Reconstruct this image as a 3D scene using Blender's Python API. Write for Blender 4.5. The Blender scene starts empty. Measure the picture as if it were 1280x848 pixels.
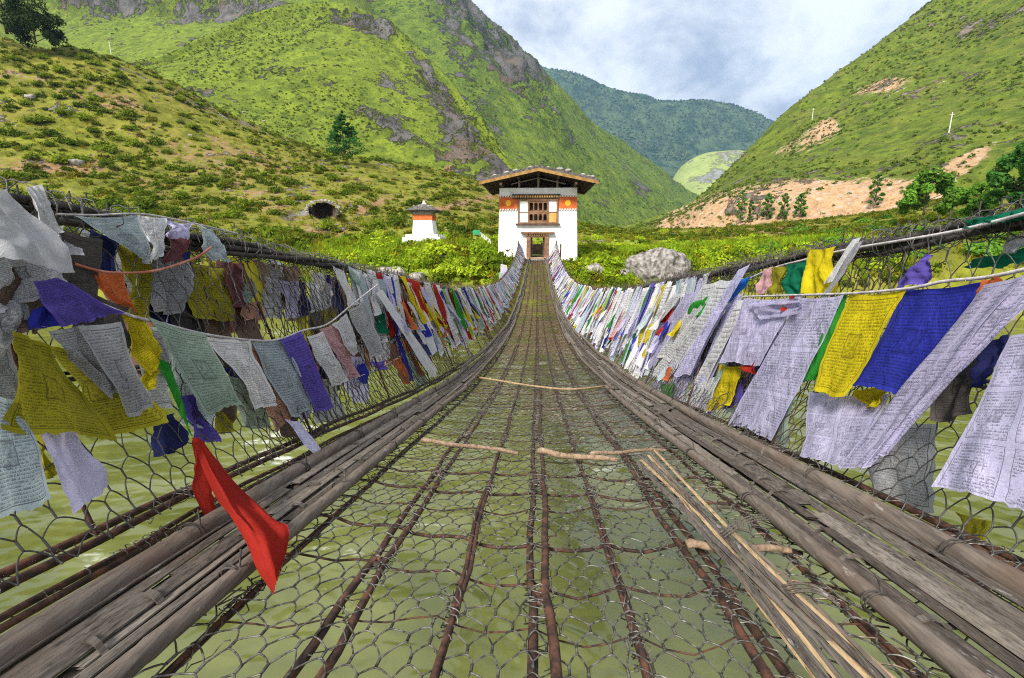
import bpy, math, random
import numpy as np
from mathutils import Vector
from mathutils.bvhtree import BVHTree

random.seed(7)
RNG = np.random.default_rng(11)
SC = bpy.context.scene
COL = SC.collection
PI = math.pi

# ------------------------------------------------------------------ camera
F = 570.0
PITCH = math.radians(12.27)
YAW = math.atan(32 / F * math.cos(PITCH))
cam_d = bpy.data.cameras.new("camera")
cam = bpy.data.objects.new("camera", cam_d)
COL.objects.link(cam)
cam_d.sensor_width = 36
cam_d.lens = F / 1280 * 36
cam_d.clip_start = 0.05
cam_d.clip_end = 20000
cam.location = (0, 0, 0)
cam.rotation_euler = (PI / 2 - PITCH, 0, YAW)
SC.camera = cam
_a = PI / 2 - PITCH
_RX = np.array([[1, 0, 0], [0, math.cos(_a), -math.sin(_a)], [0, math.sin(_a), math.cos(_a)]])
_RZ = np.array([[math.cos(YAW), -math.sin(YAW), 0], [math.sin(YAW), math.cos(YAW), 0], [0, 0, 1]])
_R = _RZ @ _RX


def ray(u, v):
    return _R @ np.array([(u - 640) / F, -(v - 424) / F, -1.0])


def atY(u, v, Y):
    d = ray(u, v)
    return d * (Y / d[1])


def atX(u, v, X):
    d = ray(u, v)
    return d * (X / d[0])


def atZ(u, v, Z):
    d = ray(u, v)
    return d * (Z / d[2])


def proj(P):
    q = np.asarray(P) @ _R
    return 640 + F * q[..., 0] / -q[..., 2], 424 - F * q[..., 1] / -q[..., 2]


# ------------------------------------------------------------------ noise
def _hash(ix, iy, iz):
    h = (ix.astype(np.int64) * 374761393 + iy.astype(np.int64) * 668265263 + iz.astype(np.int64) * 1274126177) & 0xFFFFFFFF
    h = ((h ^ (h >> 13)) * 1103515245) & 0xFFFFFFFF
    h = ((h ^ (h >> 16)) * 668265263) & 0xFFFFFFFF
    return ((h ^ (h >> 15)) & 0xFFFFFF) / float(0xFFFFFF)


def vnoise(p):
    p = np.asarray(p, float)
    i = np.floor(p)
    f = p - i
    f = f * f * (3 - 2 * f)
    x, y, z = i[..., 0], i[..., 1], i[..., 2]
    r = 0
    for dx in (0, 1):
        for dy in (0, 1):
            for dz in (0, 1):
                w = (f[..., 0] if dx else 1 - f[..., 0]) * (f[..., 1] if dy else 1 - f[..., 1]) * (f[..., 2] if dz else 1 - f[..., 2])
                r = r + w * _hash(x + dx, y + dy, z + dz)
    return r * 2 - 1


def fbm(p, oct=5, gain=0.5, lac=2.03):
    p = np.asarray(p, float)
    a, s, t = 1.0, 0.0, 0.0
    for k in range(oct):
        s = s + a * vnoise(p + k * 17.3)
        t += a
        a *= gain
        p = p * lac
    return s / t


def ridged(p, oct=5):
    p = np.asarray(p, float)
    a, s, t = 1.0, 0.0, 0.0
    for k in range(oct):
        s = s + a * (1 - np.abs(vnoise(p + k * 9.1)) * 2)
        t += a
        a *= 0.5
        p = p * 2.1
    return s / t


def sstep(a, b, x):
    t = np.clip((x - a) / (b - a), 0, 1)
    return t * t * (3 - 2 * t)


# ------------------------------------------------------------------ mesh builder
def mk(name, V, faces, mat=None, parent=None, smooth=True, cols=None, uv=None, mats=None, fmat=None):
    """V: (n,3); faces: list of (m,k) int arrays (k = 3 or 4)."""
    V = np.asarray(V, float)
    if not isinstance(faces, list):
        faces = [np.asarray(faces, int)]
    faces = [np.asarray(f, int) for f in faces if len(f)]
    me = bpy.data.meshes.new(name)
    me.vertices.add(len(V))
    me.vertices.foreach_set("co", V.ravel())
    loops = np.concatenate([f.ravel() for f in faces])
    sizes = np.concatenate([np.full(len(f), f.shape[1]) for f in faces])
    starts = np.concatenate([[0], np.cumsum(sizes)[:-1]])
    me.loops.add(len(loops))
    me.loops.foreach_set("vertex_index", loops)
    me.polygons.add(len(sizes))
    me.polygons.foreach_set("loop_start", starts)
    me.polygons.foreach_set("loop_total", sizes)
    if fmat is not None:
        me.polygons.foreach_set("material_index", fmat)
    me.polygons.foreach_set("use_smooth", np.full(len(sizes), bool(smooth)))
    me.update(calc_edges=True)
    if cols is not None:
        for k, c in cols.items():
            at = me.color_attributes.new(k, 'FLOAT_COLOR', 'POINT')
            c = np.asarray(c, float)
            if c.ndim == 1:
                c = np.stack([c, c, c, np.ones_like(c)], 1)
            elif c.shape[1] == 3:
                c = np.concatenate([c, np.ones((len(c), 1))], 1)
            at.data.foreach_set("color", c.ravel())
    if uv is not None:
        l = me.uv_layers.new(name="UVMap")
        l.data.foreach_set("uv", np.asarray(uv, float)[loops].ravel())
    if mats:
        for m in mats:
            me.materials.append(m)
    elif mat:
        me.materials.append(mat)
    o = bpy.data.objects.new(name, me)
    COL.objects.link(o)
    if parent:
        o.parent = parent
    return o


def empty(name, loc=(0, 0, 0)):
    o = bpy.data.objects.new(name, None)
    o.location = loc
    o.empty_display_size = 0.2
    COL.objects.link(o)
    return o


def tag(o, label, cat, group=None):
    o["label"] = label
    o["category"] = cat
    if group:
        o["group"] = group
    return o


class MB:
    """collects pieces, builds ONE mesh"""

    def __init__(s):
        s.v = []
        s.f = []
        s.n = 0

    def add(s, V, Fs):
        V = np.asarray(V, float).reshape(-1, 3)
        if not isinstance(Fs, list):
            Fs = [Fs]
        s.v.append(V)
        s.f += [np.asarray(f, int) + s.n for f in Fs if len(f)]
        s.n += len(V)
        return s

    def hexa(s, c):
        """8 corners: bottom 4 ccw, top 4 ccw"""
        s.add(c, [np.array([[3, 2, 1, 0], [4, 5, 6, 7], [0, 1, 5, 4], [1, 2, 6, 5], [2, 3, 7, 6], [3, 0, 4, 7]])])
        return s

    def box(s, x0, x1, y0, y1, z0, z1):
        return s.hexa([(x0, y0, z0), (x1, y0, z0), (x1, y1, z0), (x0, y1, z0), (x0, y0, z1), (x1, y0, z1), (x1, y1, z1), (x0, y1, z1)])

    def tubes(s, P, r, m=6, caps=False):
        s.add(*tubes(P, r, m, caps))
        return s

    def build(s, name, mat, parent=None, smooth=False, **k):
        q = [f for f in s.f if f.shape[1] == 4]
        t = [f for f in s.f if f.shape[1] == 3]
        fs = []
        if q:
            fs.append(np.concatenate(q))
        if t:
            fs.append(np.concatenate(t))
        o = mk(name, np.concatenate(s.v), fs, mat, parent, smooth, **k)
        return o


def tubes(P, r, m=6, caps=False):
    """P: (N,K,3) polylines (or (K,3)); r scalar, (K,), or (N,K)"""
    P = np.asarray(P, float)
    if P.ndim == 2:
        P = P[None]
    N, K, _ = P.shape
    r = np.broadcast_to(np.asarray(r, float), (N, K))
    T = np.gradient(P, axis=1)
    T /= np.linalg.norm(T, axis=2, keepdims=True) + 1e-12
    ref = np.zeros_like(T)
    ch = P[:, -1] - P[:, 0]
    ch = ch / (np.linalg.norm(ch, axis=1, keepdims=True) + 1e-12)
    ax = np.where(np.abs(ch[:, 2:3]) < 0.8, np.array([[0, 0, 1.0]]), np.array([[1.0, 0, 0]]))
    ref[:] = ax[:, None, :]
    A = np.cross(T, ref)
    A /= np.linalg.norm(A, axis=2, keepdims=True) + 1e-12
    B = np.cross(T, A)
    th = np.arange(m) * 2 * PI / m
    V = P[:, :, None, :] + r[:, :, None, None] * (A[:, :, None, :] * np.cos(th)[None, None, :, None] + B[:, :, None, :] * np.sin(th)[None, None, :, None])
    idx = np.arange(N * K * m).reshape(N, K, m)
    a = idx[:, :-1, :]
    b = np.roll(idx, -1, axis=2)[:, :-1, :]
    c = np.roll(idx, -1, axis=2)[:, 1:, :]
    d = idx[:, 1:, :]
    q = np.stack([a, d, c, b], -1).reshape(-1, 4)
    fs = [q]
    V = V.reshape(-1, 3)
    if caps:
        n0 = len(V)
        V = np.concatenate([V, P[:, 0], P[:, -1]])
        t = []
        for n in range(N):
            for j in range(m):
                k = (j + 1) % m
                t.append((n0 + n, idx[n, 0, j], idx[n, 0, k]))
                t.append((n0 + N + n, idx[n, -1, k], idx[n, -1, j]))
        fs.append(np.array(t))
    return V, fs


def grid_faces(nr, nc):
    i = np.arange(nr * nc).reshape(nr, nc)
    return np.stack([i[:-1, :-1], i[:-1, 1:], i[1:, 1:], i[1:, :-1]], -1).reshape(-1, 4)


# ------------------------------------------------------------------ materials
class NT:
    def __init__(s, name, vol=False):
        s.m = bpy.data.materials.new(name)
        s.m.use_nodes = True
        s.t = s.m.node_tree
        s.t.nodes.clear()
        s.out = s.t.nodes.new("ShaderNodeOutputMaterial")

    def n(s, typ, **kw):
        nd = s.t.nodes.new("ShaderNode" + typ)
        for k, v in kw.items():
            if k.startswith("_"):
                setattr(nd, k[1:], v)
        for k, v in kw.items():
            if k.startswith("_"):
                continue
            key = k
            if k[0] == "i" and k[1:].isdigit():
                key = int(k[1:])
            else:
                key = k.replace("__", " ")
            sock = nd.inputs[key]
            if isinstance(v, bpy.types.NodeSocket):
                s.t.links.new(v, sock)
            else:
                if isinstance(v, (tuple, list)) and len(v) == 3 and sock.type == 'RGBA':
                    v = (*v, 1)
                sock.default_value = v
        return nd

    def coord(s, kind="Object"):
        return s.n("TexCoord").outputs[kind]

    def mapv(s, vec, sc=(1, 1, 1), loc=(0, 0, 0), rot=(0, 0, 0)):
        return s.n("Mapping", Vector=vec, Scale=sc, Location=loc, Rotation=rot).outputs[0]

    def noise(s, vec, scale=1, detail=4, rough=0.55, dist=0.0, out=0):
        return s.n("TexNoise", Vector=vec, Scale=scale, Detail=detail, Roughness=rough, Distortion=dist).outputs[out]

    def math(s, op, a, b=0.0, c=0.0):
        nd = s.n("Math", _operation=op, i0=a, i1=b, i2=c)
        return nd.outputs[0]

    def ramp(s, fac, lo, hi):
        return s.n("MapRange", _interpolation_type='SMOOTHSTEP', Value=fac, i1=lo, i2=hi).outputs[0]

    def mix(s, fac, a, b, blend='MIX'):
        nd = s.t.nodes.new("ShaderNodeMix")
        nd.data_type = 'RGBA'
        nd.blend_type = blend
        for sock, v in ((nd.inputs[0], fac), (nd.inputs[6], a), (nd.inputs[7], b)):
            if isinstance(v, bpy.types.NodeSocket):
                s.t.links.new(v, sock)
            else:
                if isinstance(v, (tuple, list)) and len(v) == 3:
                    v = (*v, 1)
                sock.default_value = v
        return nd.outputs[2]

    def attr(s, name, typ='GEOMETRY', out="Color"):
        return s.n("Attribute", _attribute_name=name, _attribute_type=typ).outputs[out]

    def bump(s, h, strength=0.3, dist=0.02):
        return s.n("Bump", Height=h, Strength=strength, Distance=dist).outputs[0]

    def bsdf(s, color, rough=0.8, metal=0.0, normal=None, spec=0.3, **kw):
        k = dict(kw)
        if normal is not None:
            k["Normal"] = normal
        b = s.n("BsdfPrincipled", Base__Color=color, Roughness=rough, Metallic=metal, Specular__IOR__Level=spec, **k)
        return b.outputs[0]

    def done(s, sh):
        s.t.links.new(sh, s.out.inputs[0])
        return s.m


def m_rough(name, c1, c2, scale=8, rough=0.85, stretch=(1, 1, 1), metal=0, bump=0.3, bd=0.01, detail=6, spec=0.3, lo=.35, hi=.65):
    t = NT(name)
    v = t.mapv(t.coord(), sc=stretch)
    n = t.noise(v, scale, detail, 0.62)
    c = t.mix(t.ramp(n, lo, hi), c1, c2)
    return t.done(t.bsdf(c, rough, metal, t.bump(n, bump, bd), spec))


def m_leaf(name, c1, c2, trans=0.35, tint=True):
    t = NT(name)
    rnd = t.n("ObjectInfo").outputs["Random"]
    n = t.noise(t.coord(), 0.9, 3)
    f = t.math('ADD', t.math('MULTIPLY', rnd, 0.5), t.math('MULTIPLY', n, 0.6))
    c = t.mix(t.ramp(f, 0.2, 0.85), c1, c2)
    if tint:
        c = t.mix(1.0, c, t.attr("tint"), 'MULTIPLY')
    d = t.n("BsdfDiffuse", Color=c).outputs[0]
    tr = t.n("BsdfTranslucent", Color=c).outputs[0]
    return t.done(t.n("MixShader", i0=trans, i1=d, i2=tr).outputs[0])


# terrain: masks R rock, G bare soil, B lushness
def m_terrain(name, g1, g2, g3, soil, rock1, rock2, s=1.0, bumpd=0.3, bstr=0.6, pale=0.2, dry=0.0):
    t = NT(name)
    co = t.coord()
    big = t.noise(co, 0.05 / s, 5, 0.6)
    mid = t.noise(co, 0.35 / s, 6, 0.65)
    fine = t.noise(co, 1.6 / s, 5, 0.7)
    ms = t.n("SeparateColor", Color=t.attr("mask")).outputs
    c = t.mix(t.ramp(mid, 0.36, 0.64), g1, g2)
    c = t.mix(t.math('MULTIPLY', t.ramp(fine, 0.48, 0.72), 0.75), c, g3)
    c = t.mix(t.math('MULTIPLY', t.ramp(big, 0.42, 0.68), 0.45), c, g2)
    sv = t.math('ADD', ms[1], t.math('MULTIPLY', t.math('SUBTRACT', t.math('ADD', t.math('ADD', fine, mid), big), 1.5), 1.25))
    c = t.mix(t.math('MULTIPLY', ms[2], t.ramp(t.math('ADD', fine, mid), 0.7, 1.1)), c, (0.24, 0.34, 0.025))
    soilc = t.mix(t.ramp(fine, 0.36, 0.64), soil, tuple(x * 0.55 for x in soil))
    soilc = t.mix(t.math('MULTIPLY', t.ramp(t.noise(co, 0.8 / s, 6, 0.7), 0.5, 0.66), pale), soilc, (0.48, 0.43, 0.37))
    c = t.mix(t.math('MULTIPLY', t.ramp(t.noise(co, 0.16 / s, 5, 0.65), 0.50, 0.62), dry), c, (0.25, 0.20, 0.045))
    c = t.mix(t.ramp(sv, 0.42, 0.62), c, soilc)
    rn = t.noise(t.mapv(co, sc=(1, 1, 0.45)), 0.16 / s, 10, 0.78)
    rcol = t.mix(t.ramp(rn, 0.35, 0.65), rock1, rock2)
    rcol = t.mix(t.math('MULTIPLY', t.ramp(t.noise(co, 0.09 / s, 3), 0.52, 0.68), 0.45), rcol, tuple(x * .8 for x in soil))
    rv = t.math('ADD', ms[0], t.math('MULTIPLY', t.math('SUBTRACT', t.math('ADD', t.math('ADD', mid, rn), t.math('MULTIPLY', big, 1.0)), 1.5), 2.9))
    rf = t.ramp(rv, 0.38, 0.66)
    c = t.mix(rf, c, rcol)
    h = t.math('ADD', t.math('MULTIPLY', fine, 0.5), t.math('MULTIPLY', mid, 1.0))
    h = t.math('ADD', h, t.math('MULTIPLY', t.math('MULTIPLY', rn, rf), 3.0))
    return t.done(t.bsdf(c, 0.95, 0, t.bump(h, bstr, bumpd * s), 0.1))


def m_cloth(name, col, printed=True, dirt=0.25, rows=31, tiles=None):
    t = NT(name)
    uvn = t.n("UVMap").outputs[0]
    sp = t.n("SeparateXYZ", Vector=uvn).outputs
    u, v = sp[0], sp[1]
    rnd = t.n("ObjectInfo").outputs["Random"]
    base = t.noise(t.coord("Object"), 5.0, 5, 0.6)
    dcol = tuple(x * 0.55 + 0.02 for x in col)
    c = t.mix(t.math('MULTIPLY', t.ramp(base, 0.45, 0.75), dirt * 2), col, dcol)
    hsv = t.n("HueSaturation", Hue=0.5, Saturation=1.0, Value=t.math('ADD', 0.82, t.math('MULTIPLY', rnd, 0.3)), Color=c)
    c = hsv.outputs[0]
    if printed:
        if tiles:
            u = t.math('FRACT', t.math('MULTIPLY', u, float(tiles[0])))
            v = t.math('FRACT', t.math('MULTIPLY', v, float(tiles[1])))
            rows = 17
        row = t.math('MULTIPLY', v, float(rows))
        rf = t.math('FRACT', row)
        ri = t.math('FLOOR', row)
        gx = t.math('ADD', t.math('MULTIPLY', u, 46.0 if tiles else 84.0), t.math('MULTIPLY', rnd, 300.0))
        gv = t.n("CombineXYZ", X=gx, Y=t.math('ADD', t.math('MULTIPLY', ri, 5.37), t.math('MULTIPLY', rf, 1.3)), Z=0.0).outputs[0]
        g = t.noise(gv, 1.0, 2, 0.8)
        inrow = t.math('MULTIPLY', t.ramp(rf, 0.16, 0.26), t.math('SUBTRACT', 1.0, t.ramp(rf, 0.66, 0.84)))
        head = t.math('MULTIPLY', t.ramp(rf, 0.12, 0.2), t.math('SUBTRACT', 1.0, t.ramp(rf, 0.28, 0.36)))
        gap = t.ramp(t.noise(t.n("CombineXYZ", X=t.math('MULTIPLY', gx, 0.11), Y=t.math('MULTIPLY', ri, 3.1), Z=2.0).outputs[0], 1.0, 1), 0.34, 0.42)
        ink = t.math('MULTIPLY', inrow, t.ramp(g, 0.47, 0.56))
        ink = t.math('MAXIMUM', ink, t.math('MULTIPLY', head, t.ramp(g, 0.36, 0.46)))
        ink = t.math('MULTIPLY', ink, gap)
        au = t.math('ABSOLUTE', t.math('SUBTRACT', u, 0.5))
        av = t.math('ABSOLUTE', t.math('SUBTRACT', v, 0.5))
        page = t.math('MULTIPLY', t.math('LESS_THAN', au, 0.415), t.math('LESS_THAN', av, 0.43))
        ink = t.math('MULTIPLY', ink, page)
        if tiles:
            cell = t.n("CombineXYZ", X=t.math('MULTIPLY', sp[0], 7.0), Y=t.math('MULTIPLY', sp[1], 9.0), Z=0.5).outputs[0]
            ink = t.math('MULTIPLY', ink, t.ramp(t.noise(cell, 1.0, 2), 0.36, 0.46))
        # woodblock vignette in the middle
        vig = t.math('MULTIPLY', t.math('LESS_THAN', au, 0.13), t.math('LESS_THAN', av, 0.11))
        vig = t.math('MULTIPLY', vig, 0.6)
        pic = t.ramp(t.noise(uvn, 26.0, 4, 0.7), 0.44, 0.54)
        ink = t.mix(vig, ink, pic)
        fr = t.math('MULTIPLY', t.math('COMPARE', au, 0.43, 0.006), t.math('LESS_THAN', av, 0.45))
        fr2 = t.math('MULTIPLY', t.math('COMPARE', av, 0.445, 0.005), t.math('LESS_THAN', au, 0.436))
        fr3 = t.math('MULTIPLY', t.math('COMPARE', au, 0.13, 0.008), t.math('LESS_THAN', av, 0.116))
        fr4 = t.math('MULTIPLY', t.math('COMPARE', av, 0.113, 0.006), t.math('LESS_THAN', au, 0.136))
        ink = t.math('MAXIMUM', ink, t.math('MAXIMUM', t.math('MAXIMUM', fr, fr2), t.math('MAXIMUM', fr3, fr4)))
        fade = t.math('ADD', 0.45, t.math('MULTIPLY', t.noise(uvn, 2.3, 2), 0.6))
        ic = tuple(x * 0.16 + 0.012 for x in col)
        c = t.mix(t.math('MULTIPLY', ink, fade), c, ic)
    wv = t.n("TexWave", Vector=uvn, Scale=55.0, Distortion=3.0, Detail=2.0).outputs[1]
    cre = t.noise(t.mapv(t.coord(), sc=(1, 1, .45), rot=(.5, .3, 0)), 11.0, 5, 0.6, 0.8)
    h = t.math('ADD', t.math('MULTIPLY', wv, 0.05), t.math('MULTIPLY', cre, 2.2))
    nrm = t.bump(h, 0.75, 0.012)
    d = t.n("BsdfDiffuse", Color=c, Normal=nrm).outputs[0]
    tr = t.n("BsdfTranslucent", Color=c, Normal=nrm).outputs[0]
    return t.done(t.n("MixShader", i0=0.36, i1=d, i2=tr).outputs[0])


CLOTH = {
    "white": (0.80, 0.79, 0.80), "lilac": (0.64, 0.60, 0.84), "grey": (0.48, 0.48, 0.50), "bluewhite": (0.50, 0.58, 0.62),
    "blue": (0.04, 0.05, 0.42), "brightblue": (0.03, 0.16, 0.55), "violet": (0.14, 0.10, 0.46), "yellow": (0.72, 0.58, 0.02),
    "olive": (0.40, 0.36, 0.03), "green": (0.04, 0.32, 0.04), "darkgreen": (0.01, 0.15, 0.08), "sage": (0.36, 0.46, 0.37),
    "red": (0.46, 0.036, 0.026), "orange": (0.62, 0.15, 0.05), "peach": (0.55, 0.30, 0.21), "pink": (0.60, 0.34, 0.36),
    "maroon": (0.22, 0.09, 0.10), "navy": (0.025, 0.03, 0.12), "lime": (0.35, 0.55, 0.08), "brown": (0.16, 0.11, 0.08), "soot": (0.085, 0.075, 0.07),
}
_cm = {}


def cloth(c, printed=True):
    k = (c, printed)
    if k not in _cm:
        _cm[k] = m_cloth("cloth_" + c + ("_printed" if printed else "_plain"), CLOTH[c], printed, tiles=(2, 3) if c == "lilac" else None)
    return _cm[k]


def m_wire(name, c1, c2, rust, metal=0.6):
    t = NT(name)
    co = t.coord()
    n = t.noise(co, 9.0, 4)
    c = t.mix(t.ramp(t.noise(co, 60, 2), .35, .65), c1, c2)
    sy = t.n("SeparateXYZ", Vector=co).outputs[1]
    far = t.n("MapRange", Value=sy, i1=2.0, i2=14.0, i3=0.0, i4=0.35).outputs[0]
    f = t.ramp(t.math('ADD', n, far), 0.52, 0.72)
    c = t.mix(f, c, rust)
    me = t.math('MULTIPLY', t.math('SUBTRACT', 1.0, f), metal)
    return t.done(t.bsdf(c, 0.5, me, None, 0.4))


M_WIRE = m_wire("galvanised_wire", (0.20, 0.19, 0.17), (0.045, 0.042, 0.038), (0.045, 0.030, 0.022))
M_OLDNET = m_wire("rusted_wire", (.085, .058, .042), (.045, .032, .026), (.13, .075, .045), .2)
M_DECKOLD = m_wire("old_deck_wire", (.26, .20, .15), (.15, .11, .08), (.20, .125, .075), .1)
M_WIREDARK = m_wire("weathered_wire", (0.085, 0.082, 0.08), (0.05, 0.048, 0.047), (0.06, 0.04, 0.03), 0.4)
M_RUST = m_rough("rusty_iron", (0.028, 0.017, 0.014), (0.115, 0.05, 0.030), 26, 0.8, metal=0.15, bump=0.6, bd=0.004, lo=.38, hi=.7)
M_CABLE = m_rough("old_cable", (0.018, 0.016, 0.015), (0.07, 0.06, 0.052), 40, 0.8, bump=0.6, bd=0.004)


def m_bamboo(name, c1, c2, c3, fine=200.0, crack=0.6):
    t = NT(name)
    co = t.coord()
    st = t.noise(t.mapv(co, sc=(fine, 2.2, fine)), 1.0, 5, 0.6)
    st2 = t.noise(t.mapv(co, sc=(fine * .22, 1.1, fine * .22)), 1.0, 4, 0.6)
    bl = t.noise(co, 4.5, 6, 0.65)
    c = t.mix(t.ramp(t.math('ADD', t.math('MULTIPLY', st, .55), t.math('MULTIPLY', st2, .45)), 0.36, 0.62), c1, c2)
    c = t.mix(t.math('MULTIPLY', t.ramp(bl, 0.48, 0.7), 0.7), c, c3)
    gr = t.math('SUBTRACT', 1.0, t.ramp(st, 0.30, 0.42))
    c = t.mix(t.math('MULTIPLY', gr, crack), c, tuple(x * .3 for x in c1))
    sp = t.ramp(t.noise(t.mapv(co, sc=(1, .4, 1)), 30, 4, .7), 0.62, 0.72)
    c = t.mix(t.math('MULTIPLY', sp, 0.4), c, (0.42, 0.41, 0.40))
    return t.done(t.bsdf(c, 0.8, 0, t.bump(t.math('ADD', st, st2), 0.6, 0.004), 0.2))


M_BAMBOO = m_bamboo("grey_bamboo", (0.085, 0.068, 0.056), (0.165, 0.135, 0.11), (0.12, 0.08, 0.056), 110.0, .25)
M_SLAT = m_bamboo("split_bamboo", (0.042, 0.035, 0.030), (0.128, 0.108, 0.09), (0.10, 0.075, 0.058))
M_SLAT2 = m_bamboo("split_bamboo_dark", (0.03, 0.025, 0.021), (0.09, 0.072, 0.058), (0.09, 0.065, 0.045))
M_SLAT3 = m_bamboo("split_bamboo_pale", (0.085, 0.072, 0.06), (0.21, 0.18, 0.15), (0.14, 0.11, 0.08))
SLATS = [M_SLAT, M_SLAT2, M_SLAT3, M_SLAT]
M_CANE = m_bamboo("pale_cane", (0.20, 0.13, 0.07), (0.42, 0.30, 0.17), (0.24, 0.18, 0.12))
M_STICK = m_bamboo("brown_stick", (0.12, 0.078, 0.052), (0.26, 0.18, 0.12), (0.18, 0.14, 0.105), 90.0, .5)

M_ROCK = m_rough("grey_rock", (0.075, 0.064, 0.055), (0.30, 0.28, 0.26), 2.6, 0.95, bump=0.9, bd=0.15, detail=10)
M_ROCKPALE = m_rough("pale_rock", (0.13, 0.115, 0.1), (0.34, 0.31, 0.28), 2.5, 0.95, bump=0.8, bd=0.1, detail=8)
M_BARK = m_rough("bark", (0.05, 0.038, 0.028), (0.13, 0.10, 0.075), 9, 0.95, (1, 1, .3), bump=0.7, bd=0.03)
M_LEAF_HILL = m_leaf("hill_shrub_leaf", (0.055, 0.092, 0.010), (0.20, 0.27, 0.018), .45)
M_LEAF_LUSH = m_leaf("lush_leaf", (0.17, 0.29, 0.015), (0.42, 0.52, 0.03), .5)
M_LEAF_TREE = m_leaf("tree_leaf", (0.065, 0.17, 0.018), (0.16, 0.32, 0.038), .45)
M_LEAF_PINE = m_leaf("pine_needle", (0.04, 0.14, 0.024), (0.11, 0.27, 0.05), 0.45)
M_LEAF_DARK = m_leaf("dark_leaf", (0.018, 0.034, 0.012), (0.045, 0.07, 0.02), 0.2)
M_GRASS = m_leaf("grass_blade", (0.17, 0.20, 0.02), (0.38, 0.40, 0.03), 0.5)
M_LEAF_FAR = m_leaf("mountain_shrub_leaf", (0.05, 0.085, 0.012), (0.11, 0.16, 0.02), 0.25)

# ------------------------------------------------------------------ world, sun
SUN_EL, SUN_AZ = math.radians(42), math.radians(205)   # azimuth from +Y clockwise: behind the camera
w = bpy.data.worlds.new("World")
SC.world = w
w.use_nodes = True
nt = w.node_tree
nt.nodes.clear()
T = NT.__new__(NT)
T.t = nt
wo = nt.nodes.new("ShaderNodeOutputWorld")
sky = nt.nodes.new("ShaderNodeTexSky")
sky.sky_type = 'NISHITA'
sky.sun_disc = False
sky.sun_elevation = SUN_EL
sky.sun_rotation = SUN_AZ
sky.air_density = 1.0
sky.dust_density = 1.5
dirv = T.coord("Generated")
sp = T.n("SeparateXYZ", Vector=dirv).outputs
zz = T.math('ADD', T.math('MAXIMUM', sp[2], 0.0), 0.45)
cx = T.math('DIVIDE', sp[0], zz)
cy = T.math('DIVIDE', sp[1], zz)
cv = T.n("CombineXYZ", X=cx, Y=cy, Z=0.35).outputs[0]
n1 = T.noise(T.mapv(cv, sc=(1.0, 0.8, 1), loc=(6.2, 7.9, 0)), 2.3, 8, 0.56, 0.35)
n2 = T.noise(T.mapv(cv, sc=(1, 1, 1), loc=(5.1, 2.2, 0)), 5.0, 7, 0.6, 0.2)
cover = T.ramp(T.math('ADD', T.math('MULTIPLY', n1, 0.75), T.math('MULTIPLY', n2, 0.25)), 0.34, 0.53)
ccol = T.mix(cover, (2.9, 3.25, 4.5), (8.2, 8.3, 8.6))
skym = T.mix(0.86, sky.outputs[0], ccol)
bg = T.n("Background", Color=skym, Strength=0.085)
nt.links.new(bg.outputs[0], wo.inputs[0])

sd = bpy.data.lights.new("sun", 'SUN')
sd.energy = 4.2
sd.angle = math.radians(12)
sd.color = (1.0, 0.95, 0.86)
so = bpy.data.objects.new("sun", sd)
COL.objects.link(so)
dv = Vector((math.sin(SUN_AZ) * math.cos(SUN_EL), math.cos(SUN_AZ) * math.cos(SUN_EL), math.sin(SUN_EL)))
so.rotation_euler = (-dv).to_track_quat('-Z', 'Y').to_euler()
so.location = dv * 50

# ------------------------------------------------------------------ terrain
TERR = []      # (object, V, quads)


def cr(P, n):
    """Catmull-Rom resample along axis 0 to n samples"""
    P = np.asarray(P, float)
    k = len(P)
    t = np.linspace(0, k - 1, n)
    i = np.clip(np.floor(t).astype(int), 0, k - 2)
    f = (t - i).reshape(-1, *([1] * (P.ndim - 1)))
    p0 = P[np.clip(i - 1, 0, k - 1)]
    p1, p2 = P[i], P[i + 1]
    p3 = P[np.clip(i + 2, 0, k - 1)]
    m1, m2 = (p2 - p0) / 2, (p3 - p1) / 2
    return (2 * f**3 - 3 * f**2 + 1) * p1 + (f**3 - 2 * f**2 + f) * m1 + (-2 * f**3 + 3 * f**2) * p2 + (f**3 - f**2) * m2


def blob(u, v, bu, bv, ru, rv, ang=0.0, s=1.0):
    a = math.radians(ang)
    du, dv_ = u - bu, v - bv
    x = (du * math.cos(a) + dv_ * math.sin(a)) / ru
    y = (-du * math.sin(a) + dv_ * math.cos(a)) / rv
    return s * np.exp(-(x * x + y * y) ** 1.5)


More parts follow.
